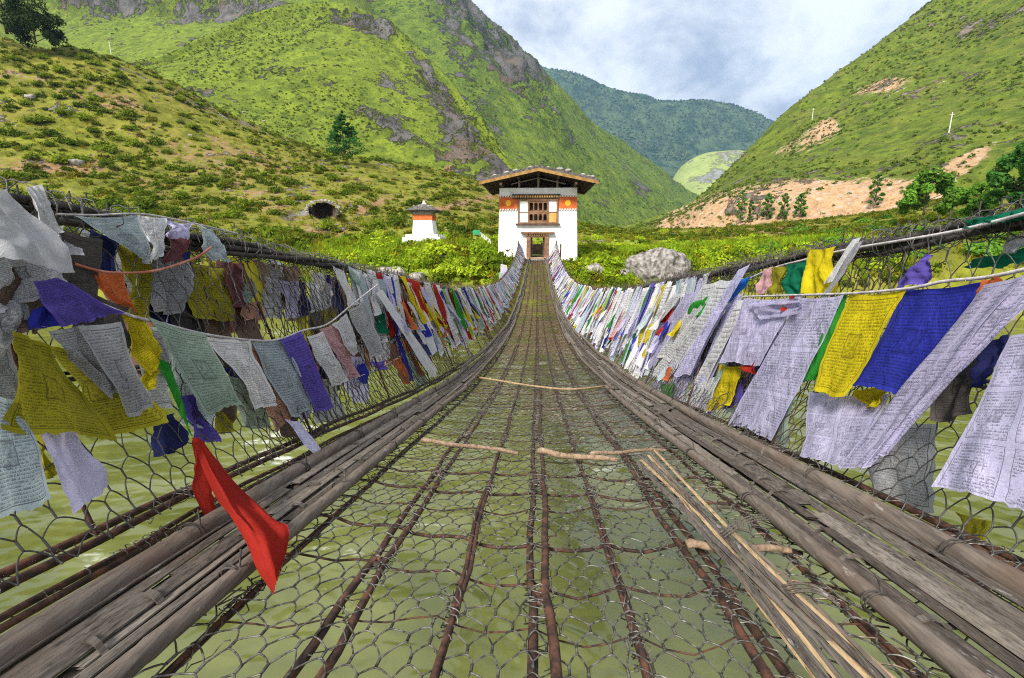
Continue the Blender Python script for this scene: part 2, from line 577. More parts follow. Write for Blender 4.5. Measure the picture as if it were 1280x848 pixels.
def loft(name, us, rows, nc, nr, mat, amp, freq, rock=(), soil=(), rockamp=0, rockfreq=0.05, base=(0, 0), drop=0.35, bigamp=0.0, noise_keep=None, cut=None, lush=()):
    """rows: list of lists of (v, Y) or ('z', z, Y), one per column u: control net on real distances"""
    ctl = np.zeros((len(rows), len(us), 3))
    for r, row in enumerate(rows):
        for c, q in enumerate(row):
            if q[0] == 'z':
                d = ray(us[c], 300)
                P = d * (q[2] / d[1])
                P[2] = q[1]
            else:
                P = atY(us[c], q[0], q[1])
            ctl[r, c] = P
    back = ctl[-1].copy()
    back *= 1.22
    back[:, 2] = ctl[-1][:, 2] - drop * np.abs(back[:, 1] - ctl[-1][:, 1]) - 2
    ctl = np.concatenate([ctl, back[None]])
    G = cr(ctl, nr)
    G = cr(np.swapaxes(G, 0, 1), nc)
    G = np.swapaxes(G, 0, 1)
    V = G.reshape(-1, 3).copy()
    u, v = proj(V)
    R = np.full(len(V), float(base[0]))
    S = np.full(len(V), float(base[1]))
    for b in rock:
        R += .70 * blob(u, v, *b)
    for b in soil:
        S += blob(u, v, *b)
    Lm = np.zeros(len(V))
    for b in lush:
        Lm += blob(u, v, *b)
    Gu = np.gradient(G, axis=1)
    Gv = np.gradient(G, axis=0)
    Nn = np.cross(Gu, Gv).reshape(-1, 3)
    Nn /= np.linalg.norm(Nn, axis=1, keepdims=True) + 1e-9
    Nn *= np.sign(Nn[:, 2:3] + 1e-9)
    n = fbm(V * freq, 6)
    keep = np.ones(len(V)) if noise_keep is None else noise_keep(V)
    V += Nn * (amp * n * keep)[:, None]
    if bigamp:
        V += Nn * (bigamp * fbm(V * freq * 0.22 + 40, 4) * keep)[:, None]
    if rockamp:
        rr = ridged(V * np.array([1, 1, 0.6]) * rockfreq, 6)
        V += Nn * (rockamp * rr * np.clip(R, 0, 1) * keep)[:, None]
    q = grid_faces(nr, nc)
    if cut is not None:
        cc = V[q].mean(1)
        q = q[~cut(cc)]
    o = mk(name, V, [q], mat, None, True, {"mask": np.stack([np.clip(R, 0, 1.3), np.clip(S, 0, 1.3), np.clip(Lm, 0, 1)], 1)})
    o["kind"] = "structure"
    TERR.append((o, V, q))
    return o


M_GROUND = m_terrain("near_hillside", (0.090, 0.094, 0.014), (0.19, 0.20, 0.018), (0.034, 0.042, 0.010), (0.28, 0.165, 0.08), (0.10, 0.09, 0.08), (0.26, 0.24, 0.21), 1.3, 0.35, 1.0, 0.25, 0.3)
M_MID = m_terrain("green_ridge", (0.08, 0.11, 0.014), (0.175, 0.225, 0.021), (0.034, 0.054, 0.011), (0.26, 0.15, 0.075), (0.04, 0.036, 0.034), (0.19, 0.175, 0.165), 2.3, 0.8, 1.0)
M_FARM = m_terrain("mountain_side", (0.07, 0.108, 0.017), (0.16, 0.22, 0.022), (0.036, 0.06, 0.014), (0.27, 0.16, 0.085), (0.045, 0.042, 0.04), (0.20, 0.188, 0.18), 5, 1.2, 1.0)
M_RIGHT = m_terrain("right_mountain", (0.060, 0.088, 0.012), (0.135, 0.175, 0.017), (0.026, 0.042, 0.009), (0.50, 0.31, 0.165), (0.09, 0.075, 0.062), (0.26, 0.22, 0.18), 1.8, 0.8, 1.0, 0.75, 0.15)
M_BLUE = m_terrain("forested_mountain", (0.016, 0.045, 0.028), (0.085, 0.13, 0.06), (0.008, 0.022, 0.017), (0.24, 0.27, 0.13), (0.12, 0.13, 0.13), (0.2, 0.2, 0.2), 28, 1.2, 1.0)
M_FIELD = m_terrain("valley_field", (0.20, 0.25, 0.065), (0.31, 0.35, 0.11), (0.12, 0.17, 0.045), (0.4, 0.36, 0.2), (0.2, 0.2, 0.18), (0.3, 0.3, 0.28), 26, 0.6, 0.7)

CAVE = atY(404, 264, 62.3)


def ground_keep(V):
    # leave the gatehouse plot and the bridge landing level
    d = np.maximum(np.abs(V[:, 0]) - 4.5, 0) + np.maximum(np.abs(V[:, 1] - 42) - 6, 0)
    return 0.12 + 0.88 * sstep(0, 4, d)


# near hillside and terrace
us = [-900, -400, 0, 100, 200, 300, 400, 480, 540, 600, 672, 740, 800, 900, 1000, 1100, 1200, 1300, 1700, 2200]
wl = [('z', -6.6, 33.5)] * 20
bt = [('z', z, 37.6) for z in (2, 1, -1.6, -1.8, -2.0, -2.2, -2.3, -2.3, -2.2, -2.25, -2.35, -2.7, -3.2, -3.0, -2.4, -1.6, -.9, -.3, .8, 1.5)]
r2 = [(v, Y) for v, Y in zip([225, 262, 285, 292, 300, 306, 310, 311, 308, 312, 322, 320, 320, 316, 308, 298, 290, 282, 270, 260], [44] * 20)]
r3 = [(v, 60) for v in [90, 170, 235, 250, 265, 276, 286, 294, 298, 303, 309, 309, 308, 305, 298, 288, 276, 266, 250, 240]]
r4 = [(v, 82) for v in [-60, 60, 145, 172, 203, 225, 240, 256, 266, 277, 292, 297, 299, 298, 290, 279, 263, 249, 225, 210]]
r5 = [(v, Y) for v, Y in zip([-400, -160, 45, 62, 96, 150, 189, 203, 212, 230, 264, 285, 291, 289, 281, 269, 247, 227, 190, 160],
                             [110, 108, 105, 110, 118, 128, 140, 145, 148, 150, 150, 150, 150, 145, 138, 125, 118, 112, 105, 100])]
def cave_cut(c):
    k = CAVE[1] / c[:, 1]
    return (((c[:, 0] * k - CAVE[0]) / 1.95) ** 2 + ((c[:, 2] * k - CAVE[2]) / 1.1) ** 2 < 1) & (c[:, 1] < 80) & (c[:, 1] > 45)


ground = loft("ground", us, [wl, bt, r2, r3, r4, r5], 420, 240, M_GROUND, 0.55, 0.16,
              rock=[(500, 352, 40, 10, 0, .8), (745, 342, 22, 12, 0, .7), (20, 215, 40, 10, -10, .5), (40, 120, 18, 6, 0, .6), (560, 370, 60, 14, 0, .7), (860, 372, 100, 18, 0, .6)],
              soil=[(250, 200, 130, 24, 30, .22), (200, 240, 80, 12, 20, .25), (300, 190, 60, 8, 25, .3), (120, 120, 130, 14, 14, .15), (545, 321, 18, 9, 0, 1.2), (590, 252, 70, 4, -14, .6),
                    (960, 292, 60, 8, -8, .5), (400, 290, 30, 5, 0, .6), (60, 210, 60, 10, 0, .4), (470, 255, 30, 5, -20, .3)],
              lush=[(560, 322, 150, 30, 0, .9), (800, 318, 150, 30, 0, .8), (930, 312, 150, 16, -6, .5)],
              base=(0.0, 0.32), noise_keep=ground_keep, cut=cave_cut)
# left bowl and cliffs above
us = [-500, -200, -60, 60, 140, 220, 300, 380, 460, 560]
r0 = [(v, 280) for v in (60, 90, 110, 130, 150, 165, 180, 190, 190, 190)]
r1 = [(v, Y) for v, Y in zip((-60, -20, 20, 62, 56, 50, 48, 30, 70, 190), [400] * 10)]
r2 = [(v, 470) for v in (-150, -80, -30, 20, 26, 24, 18, -10, 40, 190)]
r3 = [(v, 500) for v in (-260, -190, -140, -50, -34, -36, -40, -60, 20, 190)]
r4 = [(v, 620) for v in (-380, -300, -240, -170, -160, -160, -150, -120, 10, 190)]
loft("cliff_mountain", us, [r0, r1, r2, r3, r4], 220, 150, M_MID, 6, 0.02,
     rock=[(210, 8, 150, 20, 4, 1.0), (100, 15, 40, 22, 0, .7), (320, 20, 50, 18, 0, .6), (210, -60, 400, 40, 0, .7)], soil=[(250, 10, 80, 6, 0, .3)], rockamp=14, rockfreq=0.025)
# middle green ridge
us = [60, 130, 200, 260, 330, 400, 450, 500, 540, 580, 620, 660, 720]
r0 = [(v, Y) for v, Y in zip((150, 140, 150, 170, 190, 215, 228, 240, 250, 258, 266, 275, 285), [165] * 13)]
r1 = [(v, Y) for v, Y in zip((142, 118, 122, 135, 142, 158, 172, 190, 205, 220, 236, 256, 282), [185, 185, 190, 195, 200, 200, 200, 198, 196, 194, 190, 188, 185])]
r2 = [(v, Y) for v, Y in zip((135, 104, 96, 88, 78, 80, 92, 115, 140, 172, 204, 242, 280), [200, 205, 215, 225, 235, 240, 240, 238, 235, 230, 220, 210, 200])]
r3 = [(v, Y) for v, Y in zip((130, 96, 84, 60, 32, 26, 36, 62, 98, 142, 190, 236, 279), [210, 215, 230, 250, 275, 285, 285, 280, 275, 262, 245, 225, 210])]
r4 = [(v, Y) for v, Y in zip((128, 92, 80, 52, 20, 8, 18, 46, 84, 130, 182, 232, 278), [220, 225, 240, 265, 290, 305, 308, 300, 290, 275, 255, 232, 215])]
loft("green_ridge", us, [r0, r1, r2, r3, r4], 320, 200, M_MID, 2.2, 0.045,
     rock=[(455, 30, 55, 16, 14, 1.0), (505, 172, 85, 13, 30, .95), (590, 190, 75, 22, 50, .85), (560, 130, 70, 14, 56, .7), (345, 88, 70, 5, 4, .45), (400, 105, 40, 4, 15, .4), (640, 235, 40, 10, 45, .8), (610, 150, 40, 16, 55, .8), (530, 95, 40, 14, 50, .6)],
     soil=[(520, 180, 60, 6, 30, .4), (560, 215, 8, 10, 0, .6), (470, 70, 60, 20, 40, .12)], rockamp=5.5, rockfreq=0.07)
# left mountain with crags
us = [340, 480, 560, 600, 640, 665, 690, 720, 750, 780, 820, 855, 890, 930]
r0 = [(v, Y) for v, Y in zip((240, 250, 258, 264, 274, 284, 290, 296, 299, 300, 300, 300, 298, 296), [330, 330, 335, 340, 350, 360, 380, 410, 440, 480, 560, 640, 720, 800])]
r1 = [(v, Y) for v, Y in zip((150, 160, 165, 175, 190, 200, 212, 225, 236, 245, 256, 266, 270, 272), [450, 450, 455, 460, 470, 480, 500, 530, 570, 620, 700, 800, 900, 1000])]
r2 = [(v, Y) for v, Y in zip((60, 70, 75, 92, 118, 132, 150, 172, 192, 208, 230, 250, 262, 269), [580, 580, 590, 600, 610, 620, 640, 680, 730, 790, 880, 980, 1080, 1180])]
r3 = [(v, Y) for v, Y in zip((-40, -30, 25, 60, 88, 103, 122, 148, 172, 192, 218, 243, 258, 268), [690, 690, 700, 715, 735, 750, 780, 820, 870, 930, 1020, 1120, 1220, 1300])]
r4 = [(v, Y) for v, Y in zip((-150, -110, -14, 36, 70, 86, 106, 136, 162, 184, 212, 240, 256, 267), [740, 745, 750, 775, 805, 830, 860, 900, 950, 1010, 1100, 1200, 1290, 1360])]
loft("crag_mountain", us, [r0, r1, r2, r3, r4], 300, 200, M_FARM, 7, 0.014,
     rock=[(560, 25, 50, 30, 50, 1.0), (620, 80, 60, 26, 45, .9), (660, 120, 45, 20, 45, .8), (600, 130, 50, 18, 60, .6), (690, 160, 40, 12, 40, .5), (640, 60, 60, 10, 40, .6), (700, 250, 50, 8, 20, .5), (790, 235, 30, 8, 25, .5), (745, 205, 30, 8, 40, .4)],
     soil=[(610, 100, 30, 20, 45, .25)], rockamp=24, rockfreq=0.02, bigamp=14)
# blue forested mountain far off
us = [560, 620, 665, 700, 740, 790, 830, 870, 905, 940, 975, 1040, 1120]
cv_ = (92, 88, 86, 92, 104, 119, 130, 130, 132, 142, 157, 180, 210)
r0 = [(262, 2000)] * 13
r1 = [(v, 2350) for v in (190, 196, 200, 204, 208, 212, 215, 217, 216, 215, 216, 222, 235)]
r2 = [(v, 2700) for v in (120, 136, 148, 154, 162, 170, 177, 178, 178, 182, 190, 204, 224)]
r3 = [(v, Y) for v, Y in zip(cv_, [3000] * 13)]
loft("forested_mountain", us, [r0, r1, r2, r3], 240, 140, M_BLUE, 26, 0.0045, rock=[(740, 190, 60, 10, 20, .5)], soil=[(700, 195, 90, 14, 20, .55), (800, 200, 40, 10, 0, .4)], bigamp=60)  # soil patches here paint paler, greenish haze into the lower slopes
# bright terraced field at the head of the valley
us = [780, 820, 850, 880, 905, 930, 970, 1010]
r0 = [(285, 1400)] * 8
r1 = [(v, 1650) for v in (284, 268, 240, 228, 224, 222, 225, 235)]
r2 = [(v, 1900) for v in (282, 256, 212, 194, 190, 190, 196, 212)]
loft("valley_field", us, [r0, r1, r2], 120, 60, M_FIELD, 5, 0.01, base=(0, .1))
# right mountain with the cut road bank
us = [780, 838, 880, 940, 1000, 1060, 1120, 1180, 1250, 1350, 1600, 2100]
r0 = [(v, Y) for v, Y in zip((300, 299, 299, 298, 294, 288, 281, 272, 262, 252, 225, 200), (190, 180, 168, 155, 145, 137, 130, 124, 120, 116, 112, 108))]
r1 = [(v, Y) for v, Y in zip((297, 290, 284, 276, 268, 262, 254, 246, 236, 222, 190, 165), (200, 190, 178, 164, 154, 146, 139, 133, 129, 125, 121, 117))]
r2 = [(v, Y) for v, Y in zip((293, 278, 258, 241, 236, 236, 228, 212, 194, 172, 120, 90), (225, 210, 192, 176, 165, 156, 149, 143, 139, 135, 131, 127))]
r3 = [(v, Y) for v, Y in zip((291, 272, 252, 222, 198, 176, 156, 134, 108, 70, -20, -70), (260, 245, 235, 228, 222, 218, 214, 210, 206, 202, 196, 190))]
r4 = [(v, Y) for v, Y in zip((290, 270, 248, 203, 162, 128, 92, 60, 14, -60, -190, -260), (290, 280, 278, 278, 280, 282, 284, 286, 288, 290, 292, 290))]
r5 = [(v, Y) for v, Y in zip((289, 269, 245, 187, 131, 84, 36, -10, -70, -150, -300, -380), (305, 300, 305, 315, 325, 340, 350, 360, 370, 380, 400, 420))]
loft("right_mountain", us, [r0, r1, r2, r3, r4, r5], 340, 240, M_RIGHT, 1.6, 0.06,
     rock=[(1100, 110, 40, 10, -10, .6), (1230, 40, 40, 25, 0, .5), (1050, 215, 90, 8, -6, .5), (1000, 172, 40, 8, -10, .4), (1240, 95, 60, 10, -20, .35)],
     base=(0, .2), soil=[(880, 274, 60, 20, -14, 1.3), (970, 254, 80, 22, -6, 1.4), (1080, 248, 90, 22, -8, 1.4), (1165, 225, 70, 12, -28, 1.2), (1205, 195, 34, 7, -30, 1.0), (1037, 163, 14, 9, -20, 1.0), (1020, 170, 20, 8, -20, .5),
           (1105, 112, 34, 9, -12, .75), (1000, 185, 40, 8, -12, .35), (1150, 250, 60, 10, 0, .6)],
     rockamp=3, rockfreq=0.09, bigamp=3.0)

# base sheet to the horizon and the river
n = 60
gx, gy = np.meshgrid(np.linspace(-3200, 3200, n), np.linspace(-300, 3300, n))
V = np.stack([gx.ravel(), gy.ravel(), np.full(n * n, -9.0)], 1)
o = mk("riverbed", V, [grid_faces(n, n)], M_ROCK)
o["kind"] = "structure"
t = NT("river_water")
co = t.coord()
fl = t.noise(t.mapv(co, sc=(0.5, 1.0, 1), rot=(0, 0, 0.25)), 0.35, 3, 0.5, 1.0)
fl2 = t.noise(t.mapv(co, sc=(0.55, 1.3, 1), rot=(0, 0, -0.12)), 1.3, 5, 0.6, 0.8)
fl3 = t.noise(t.mapv(co, sc=(0.7, 1.2, 1), rot=(0, 0, 0.1)), 5.5, 4, 0.6, 0.6)
wv1 = t.noise(t.mapv(co, sc=(0.6, 1.0, 1), rot=(0, 0, 0.2)), 0.9, 1.5, 0.4, 0.8)
wv2 = t.noise(t.mapv(co, sc=(0.7, 1.0, 1), rot=(0, 0, -0.3)), 2.6, 1.0, 0.4, 0.5)
c = t.mix(t.ramp(fl, 0.3, 0.7), (0.068, 0.078, 0.017), (0.118, 0.128, 0.034))
fo = t.ramp(t.math('ADD', t.math('MULTIPLY', fl, 0.5), t.math('ADD', t.math('MULTIPLY', fl2, 0.38), t.math('MULTIPLY', fl3, 0.12))), 0.60, 0.68)
c = t.mix(t.math('MULTIPLY', fo, 0.8), c, (0.60, 0.62, 0.55))
h = t.math('ADD', t.math('MULTIPLY', wv1, 1.0), t.math('MULTIPLY', wv2, 0.30))
M_WATER = t.done(t.bsdf(c, 0.12, 0, t.bump(h, 0.6, 0.35), 0.6))
n = 40
gx, gy = np.meshgrid(np.linspace(-260, 260, n), np.linspace(-40, 42, n))
o = mk("river", np.stack([gx.ravel(), gy.ravel(), np.full(n * n, -5.6)], 1), [grid_faces(n, n)], M_WATER)
o["kind"] = "structure"

bvhs = []
for o, V, q in TERR:
    bvhs.append(BVHTree.FromPolygons([tuple(x) for x in V], [tuple(map(int, f)) for f in q]))


def hit(u, v, only=None):
    d = Vector(ray(u, v)).normalized()
    best = None
    for k, b in enumerate(bvhs):
        if only is not None and k not in only:
            continue
        r = b.ray_cast(Vector((0, 0, 0)), d, 6000)
        if r[0] is not None and (best is None or r[3] < best[3]):
            best = (*r, k)
    return best


def drop_z(x, y, k=0, z=400):
    r = bvhs[k].ray_cast(Vector((x, y, z)), Vector((0, 0, -1)))
    return r[0].z if r[0] is not None else -3


# ------------------------------------------------------------------ foliage templates
def leaf_cloud(n, rx, ry, rz, size, rng, dome=True, lumps=5, up=0.3, shell=0.45):
    """leaf quads spread in lumpy volume"""
    L = rng.normal(size=(lumps, 3))
    L /= np.linalg.norm(L, axis=1, keepdims=True)
    L *= rng.uniform(0.25, 0.62, (lumps, 1))
    if dome:
        L[:, 2] = np.abs(L[:, 2]) * 0.9
    lr = rng.uniform(0.35, 0.6, lumps)
    k = rng.integers(0, lumps, n)
    d = rng.normal(size=(n, 3))
    d /= np.linalg.norm(d, axis=1, keepdims=True)
    rad = rng.uniform(shell, 1, n) ** 0.6
    P = L[k] + d * (rad * lr[k])[:, None]
    if dome:
        P[:, 2] = np.abs(P[:, 2])
    P *= np.array([rx, ry, rz])
    nn = d + rng.normal(size=(n, 3)) * 0.6 + np.array([0, 0, up])
    nn /= np.linalg.norm(nn, axis=1, keepdims=True)
    a = np.cross(nn, rng.normal(size=(n, 3)))
    a /= np.linalg.norm(a, axis=1, keepdims=True) + 1e-9
    b = np.cross(nn, a)
    s = size * rng.uniform(0.6, 1.4, (n, 1))
    V = np.stack([P - a * s * .9, P + b * s * .5, P + a * s * .9, P - b * s * .5], 1).reshape(-1, 3)
    Fq = np.arange(4 * n).reshape(n, 4)
    tint = np.repeat(rng.uniform(0.75, 1.2, n), 4)
    return V, Fq, tint


def grass_tuft(n, r, h, rng):
    a = rng.uniform(0, 2 * PI, n)
    rr = r * np.sqrt(rng.uniform(0, 1, n))
    P = np.stack([rr * np.cos(a), rr * np.sin(a), np.zeros(n)], 1)
    tip = P + np.stack([np.cos(a) * r * .6, np.sin(a) * r * .6, h * rng.uniform(.5, 1.1, n)], 1) + rng.normal(size=(n, 3)) * h * .12
    b = rng.uniform(0, 2 * PI, n)
    wv = np.stack([np.cos(b), np.sin(b), 0 * b], 1) * h * 0.09
    V = np.stack([P - wv, P + wv, tip + wv * .25, tip - wv * .25], 1).reshape(-1, 3)
    return V, np.arange(4 * n).reshape(n, 4), np.repeat(rng.uniform(.75, 1.25, n), 4)


def scatter(name, temps, pts, scales, mat, tints=None, flat=None):
    """joins many small plants into ONE mesh"""
    Vs, Fs, Ts, nv = [], [], [], 0
    for i, p in enumerate(pts):
        V, Fq, ti = temps[i % len(temps)]
        a = RNG.uniform(0, 2 * PI)
        c, s = math.cos(a), math.sin(a)
        W = V @ np.array([[c, s, 0], [-s, c, 0], [0, 0, 1]]) * scales[i] + p
        Vs.append(W)
        Fs.append(Fq + nv)
        k = np.array([1.0, 1.0, 1.0]) if tints is None else tints[i]
        Ts.append(ti[:, None] * k[None])
        nv += len(V)
    o = mk(name, np.concatenate(Vs), [np.concatenate(Fs)], mat, None, False, {"tint": np.concatenate(Ts)})
    return o


def area_points(k, n, wfun):
    o, V, q = TERR[k]
    P = V[q]
    a = np.linalg.norm(np.cross(P[:, 2] - P[:, 0], P[:, 3] - P[:, 1]), axis=1) * .5
    c = P.mean(1)
    wgt = a * wfun(c)
    idx = RNG.choice(len(q), n, p=wgt / wgt.sum())
    r, s = RNG.uniform(size=(2, n, 1))
    A = P[idx]
    return (A[:, 0] * (1 - r) + A[:, 1] * r) * (1 - s) + (A[:, 3] * (1 - r) + A[:, 2] * r) * s


def rand_tint(n, dry=0.25):
    t_ = RNG.uniform(0.65, 1.25, (n, 1)) * np.ones((n, 3))
    d = RNG.uniform(size=n) < dry
    t_[d] *= np.array([1.25, 0.85, 0.9])
    return t_


shrub_t = [leaf_cloud(80, 1, 1, .9, .2, RNG) for _ in range(6)]
shrub_small = [leaf_cloud(22, 1, 1, .8, .32, RNG) for _ in range(6)]
shrub_big = [leaf_cloud(420, 1, 1, .95, .12, RNG, lumps=9) for _ in range(6)]
tuft_t = [grass_tuft(14, .5, 1.0, RNG) for _ in range(6)]


def in_view(c):
    u, v = proj(c)
    f = ((u > -800) & (u < 2100) & (v > -400) & (c[:, 1] > 30)).astype(float)
    return f


def off_plot(c):
    return ~((np.abs(c[:, 0]) < 3.6) & (c[:, 1] > 39.6) & (c[:, 1] < 46.5) | (np.abs(c[:, 0]) < 1.7) & (c[:, 1] < 50) | (np.abs(c[:, 0] + 12.1) < 2.6) & (np.abs(c[:, 1] - 50) < 2.6))


# grass over the near hillside
pts = area_points(0, 13000, lambda c: in_view(c) * off_plot(c) * (c[:, 1] > 35.5) / np.maximum(c[:, 1], 40) ** 1.2)
sc_ = RNG.uniform(.25, .6, len(pts))
o = scatter("hillside_grass", tuft_t, pts, sc_, M_GRASS, rand_tint(len(pts), .35))
o["kind"] = "stuff"
pts = area_points(0, 18000, lambda c: in_view(c) * off_plot(c) * (c[:, 1] > 36) * (0.25 + 1.5 * (fbm(c * .09 + 3, 3) > -.05)) / np.maximum(c[:, 1], 40))
sc_ = RNG.uniform(.3, .95, len(pts)) * (1 + .3 * RNG.normal(size=len(pts)).clip(-1, 2))
o = scatter("low_scrub", shrub_t, pts - np.array([0, 0, .06]), sc_, M_LEAF_HILL, rand_tint(len(pts), .3))
o["kind"] = "stuff"
# lush growth round the gatehouse terrace
_pp = np.array((hit(545, 321) or [Vector((-9, 42, -1))])[0])
lush = lambda c: (np.linalg.norm(c - _pp, axis=1) > 1.25) * in_view(c) * off_plot(c) * (c[:, 1] > 36.2) * (c[:, 1] < 56) * (c[:, 0] > -22) * (c[:, 0] < 30)
pts = area_points(0, 2600, lush)
o = scatter("terrace_grass", tuft_t, pts, RNG.uniform(.3, .7, len(pts)), M_LEAF_LUSH, rand_tint(len(pts), .15))
o["kind"] = "stuff"
pts = area_points(0, 1500, lambda c: lush(c) * (fbm(c * .25 + 8, 3) > -.1))
o = scatter("terrace_scrub", shrub_t, pts, RNG.uniform(.3, .85, len(pts)), M_LEAF_LUSH, rand_tint(len(pts), .2))
o["kind"] = "stuff"
# scrub on the mountains
for k, nm, nn_, s0, s1, tm, mt in ((6, "right_mountain_scrub", 16000, .4, 1.6, shrub_small, M_LEAF_FAR), (2, "ridge_scrub", 8500, .3, 1.1, shrub_small, M_LEAF_FAR), (3, "crag_scrub", 5000, .8, 3.0, shrub_small, M_LEAF_TREE), (1, "bowl_scrub", 1500, .6, 2.0, shrub_small, M_LEAF_TREE)):
    pts = area_points(k, nn_, lambda c: in_view(c) * (0.3 + 1.5 * (fbm(c * .02 + k, 3) > 0)))
    o = scatter(nm, tm, pts, RNG.uniform(s0, s1, nn_), mt, rand_tint(nn_, .2))
    o["kind"] = "stuff"


pts = area_points(4, 9000, lambda c: in_view(c) * (c[:, 2] > 430 + 220 * fbm(c * .003, 3)))
o = scatter("distant_forest", shrub_small, pts, RNG.uniform(5, 12, len(pts)), m_leaf("distant_forest_leaf", (.012, .035, .022), (.03, .07, .035), .1), rand_tint(len(pts), .05))
o["kind"] = "stuff"


def plant_obj(name, V, Fq, ti, mat):
    me = mk(name, V, [Fq], mat, None, False, {"tint": ti})
    return me


def copies(protos, spots, label, cat, group, s0, s1, sink=.05, mat=None):
    first = True
    for i, p in enumerate(spots):
        pr = protos[i % len(protos)]
        o = pr if not pr.get("used") else pr.copy()
        if pr.get("used"):
            COL.objects.link(o)
        pr["used"] = 1
        o.location = (p[0], p[1], p[2] - sink)
        s = random.uniform(s0, s1)
        o.scale = (s * random.uniform(.9, 1.2), s * random.uniform(.9, 1.2), s * random.uniform(.75, 1.05))
        o.rotation_euler = (0, 0, random.uniform(0, 6.28))
        tag(o, label, cat, group)
    for pr in protos:
        if "used" in pr.keys():
            pass


def spots_in(box, n, ks=(0,), mind=14, clear=True):
    out = []
    px = []
    tries = 0
    while len(out) < n and tries < n * 40:
        tries += 1
        u = random.uniform(box[0], box[2])
        v = random.uniform(box[1], box[3])
        if any((u - a) ** 2 + (v - b) ** 2 < mind * mind for a, b in px):
            continue
        h = hit(u, v)
        if h is None or h[4] not in ks:
            continue
        p = h[0]
        if p.y < 36 or (abs(p.x) < 4.6 and p.y < 48) or (abs(p.x + 12.1) < 3 and abs(p.y - 50) < 3) or p.z < -5:
            continue
        px.append((u, v))
        out.append((p.x, p.y, p.z))
    return out


st_t = []
for _ in range(5):
    P_ = np.array([(x, y, z) for x in (-1, 1) for y in (-1, 1) for z in (-1, 1)], float) * RNG.uniform(.6, 1.1, (8, 3)) * np.array([1, .8, .55])
    st_t.append((P_, np.array([[0, 1, 3, 2], [4, 6, 7, 5], [0, 4, 5, 1], [2, 3, 7, 6], [0, 2, 6, 4], [1, 5, 7, 3]]), np.ones(8)))
pts = area_points(0, 900, lambda c: in_view(c) * off_plot(c) * (c[:, 1] > 37) / np.maximum(c[:, 1], 40))
o = scatter("scattered_stones", st_t, pts, RNG.uniform(.06, .3, len(pts)) ** 1.2, M_ROCKPALE)
o["kind"] = "stuff"
pr = [plant_obj("shrub", *shrub_big[i], M_LEAF_HILL) for i in range(6)]
sp_ = spots_in((0, 70, 420, 300), 140, mind=13) + spots_in((400, 200, 640, 290), 25, mind=15)
copies(pr, sp_, "low leafy green shrub among the dry grass of the left hillside", "shrub", "shrubs on the left hillside", 1.0, 2.1)
pr = [plant_obj("bush", *shrub_big[i], M_LEAF_LUSH) for i in range(6)]
sp_ = spots_in((470, 296, 625, 345), 22, mind=11)
copies(pr, sp_, "bright green bush on the river bank left of the gatehouse", "bush", "bushes on the bank left of the gatehouse", .9, 1.7)
pr = [plant_obj("bush", *shrub_big[i], M_LEAF_LUSH) for i in range(6)]
sp_ = spots_in((722, 285, 960, 345), 34, mind=11)
copies(pr, sp_, "bright green bush on the meadow right of the gatehouse", "bush", "bushes on the meadow right of the gatehouse", .8, 1.6)
pr = [plant_obj("shrub", *shrub_big[i], M_LEAF_TREE) for i in range(6)]
sp_ = spots_in((930, 268, 1270, 320), 30, mind=12)
copies(pr, sp_, "dark green shrub below the bare earth cut on the right", "shrub", "shrubs below the earth cut on the right", .8, 1.8)


# ------------------------------------------------------------------ rocks, boulder, cave
def rock_mesh(name, mat, rx, ry, rz, seed, sub=4, amp=.25, parent=None):
    import bmesh
    bm = bmesh.new()
    bmesh.ops.create_icosphere(bm, subdivisions=sub, radius=1)
    V = np.array([v.co[:] for v in bm.verts])
    Fq = np.array([[v.index for v in f.verts] for f in bm.faces])
    bm.free()
    n = fbm(V * 1.3 + seed, 5) * amp * 1.6 + ridged(V * 2.2 + seed, 4) * amp * .35
    V = V * (1 + n)[:, None] * np.array([rx, ry, rz])
    return mk(name, V, [Fq], mat, parent, True)


p = atY(826, 336, 38.5)
b = rock_mesh("boulder", M_ROCK, 2.25, 1.8, 1.75, 8.7, 5, .34)
b.location = (p[0], p[1], p[2] - .3)
tag(b, "large grey boulder in the grass right of the gatehouse", "boulder")
rk = [rock_mesh("rock", M_ROCKPALE, 1, .8, .6, s, 3, .3) for s in (1.1, 5.7, 9.3, 14.2)]
spots = [(38, 122, .9, "pale rock lying high on the left hillside"), (305, 141, .8, "pale rock near the skyline of the left hillside"), (330, 152, .7, "grey rock just below the left hill's skyline rock"),
         (492, 344, 1.2, "grey rock in the bank below the small shrine"), (520, 349, .9, "smaller grey rock in the bank nearer the bridge"), (742, 338, .9, "brown rock in the bank between gatehouse and boulder"),
         (780, 342, .6, "rounded rock at the left foot of the large boulder"), (238, 170, .5, "small pale stone in the middle of the left hillside"), (95, 205, 1.1, "grey rock behind the left handrail")]
for i, (u, v, s, lb) in enumerate(spots):
    h = hit(u, v)
    if h is None:
        continue
    o = rk[i % 4] if i < 4 else rk[i % 4].copy()
    if i >= 4:
        COL.objects.link(o)
    o.location = h[0]
    o.scale = (s, s, s)
    o.rotation_euler = (0, 0, i * 1.3)
    tag(o, lb, "rock")
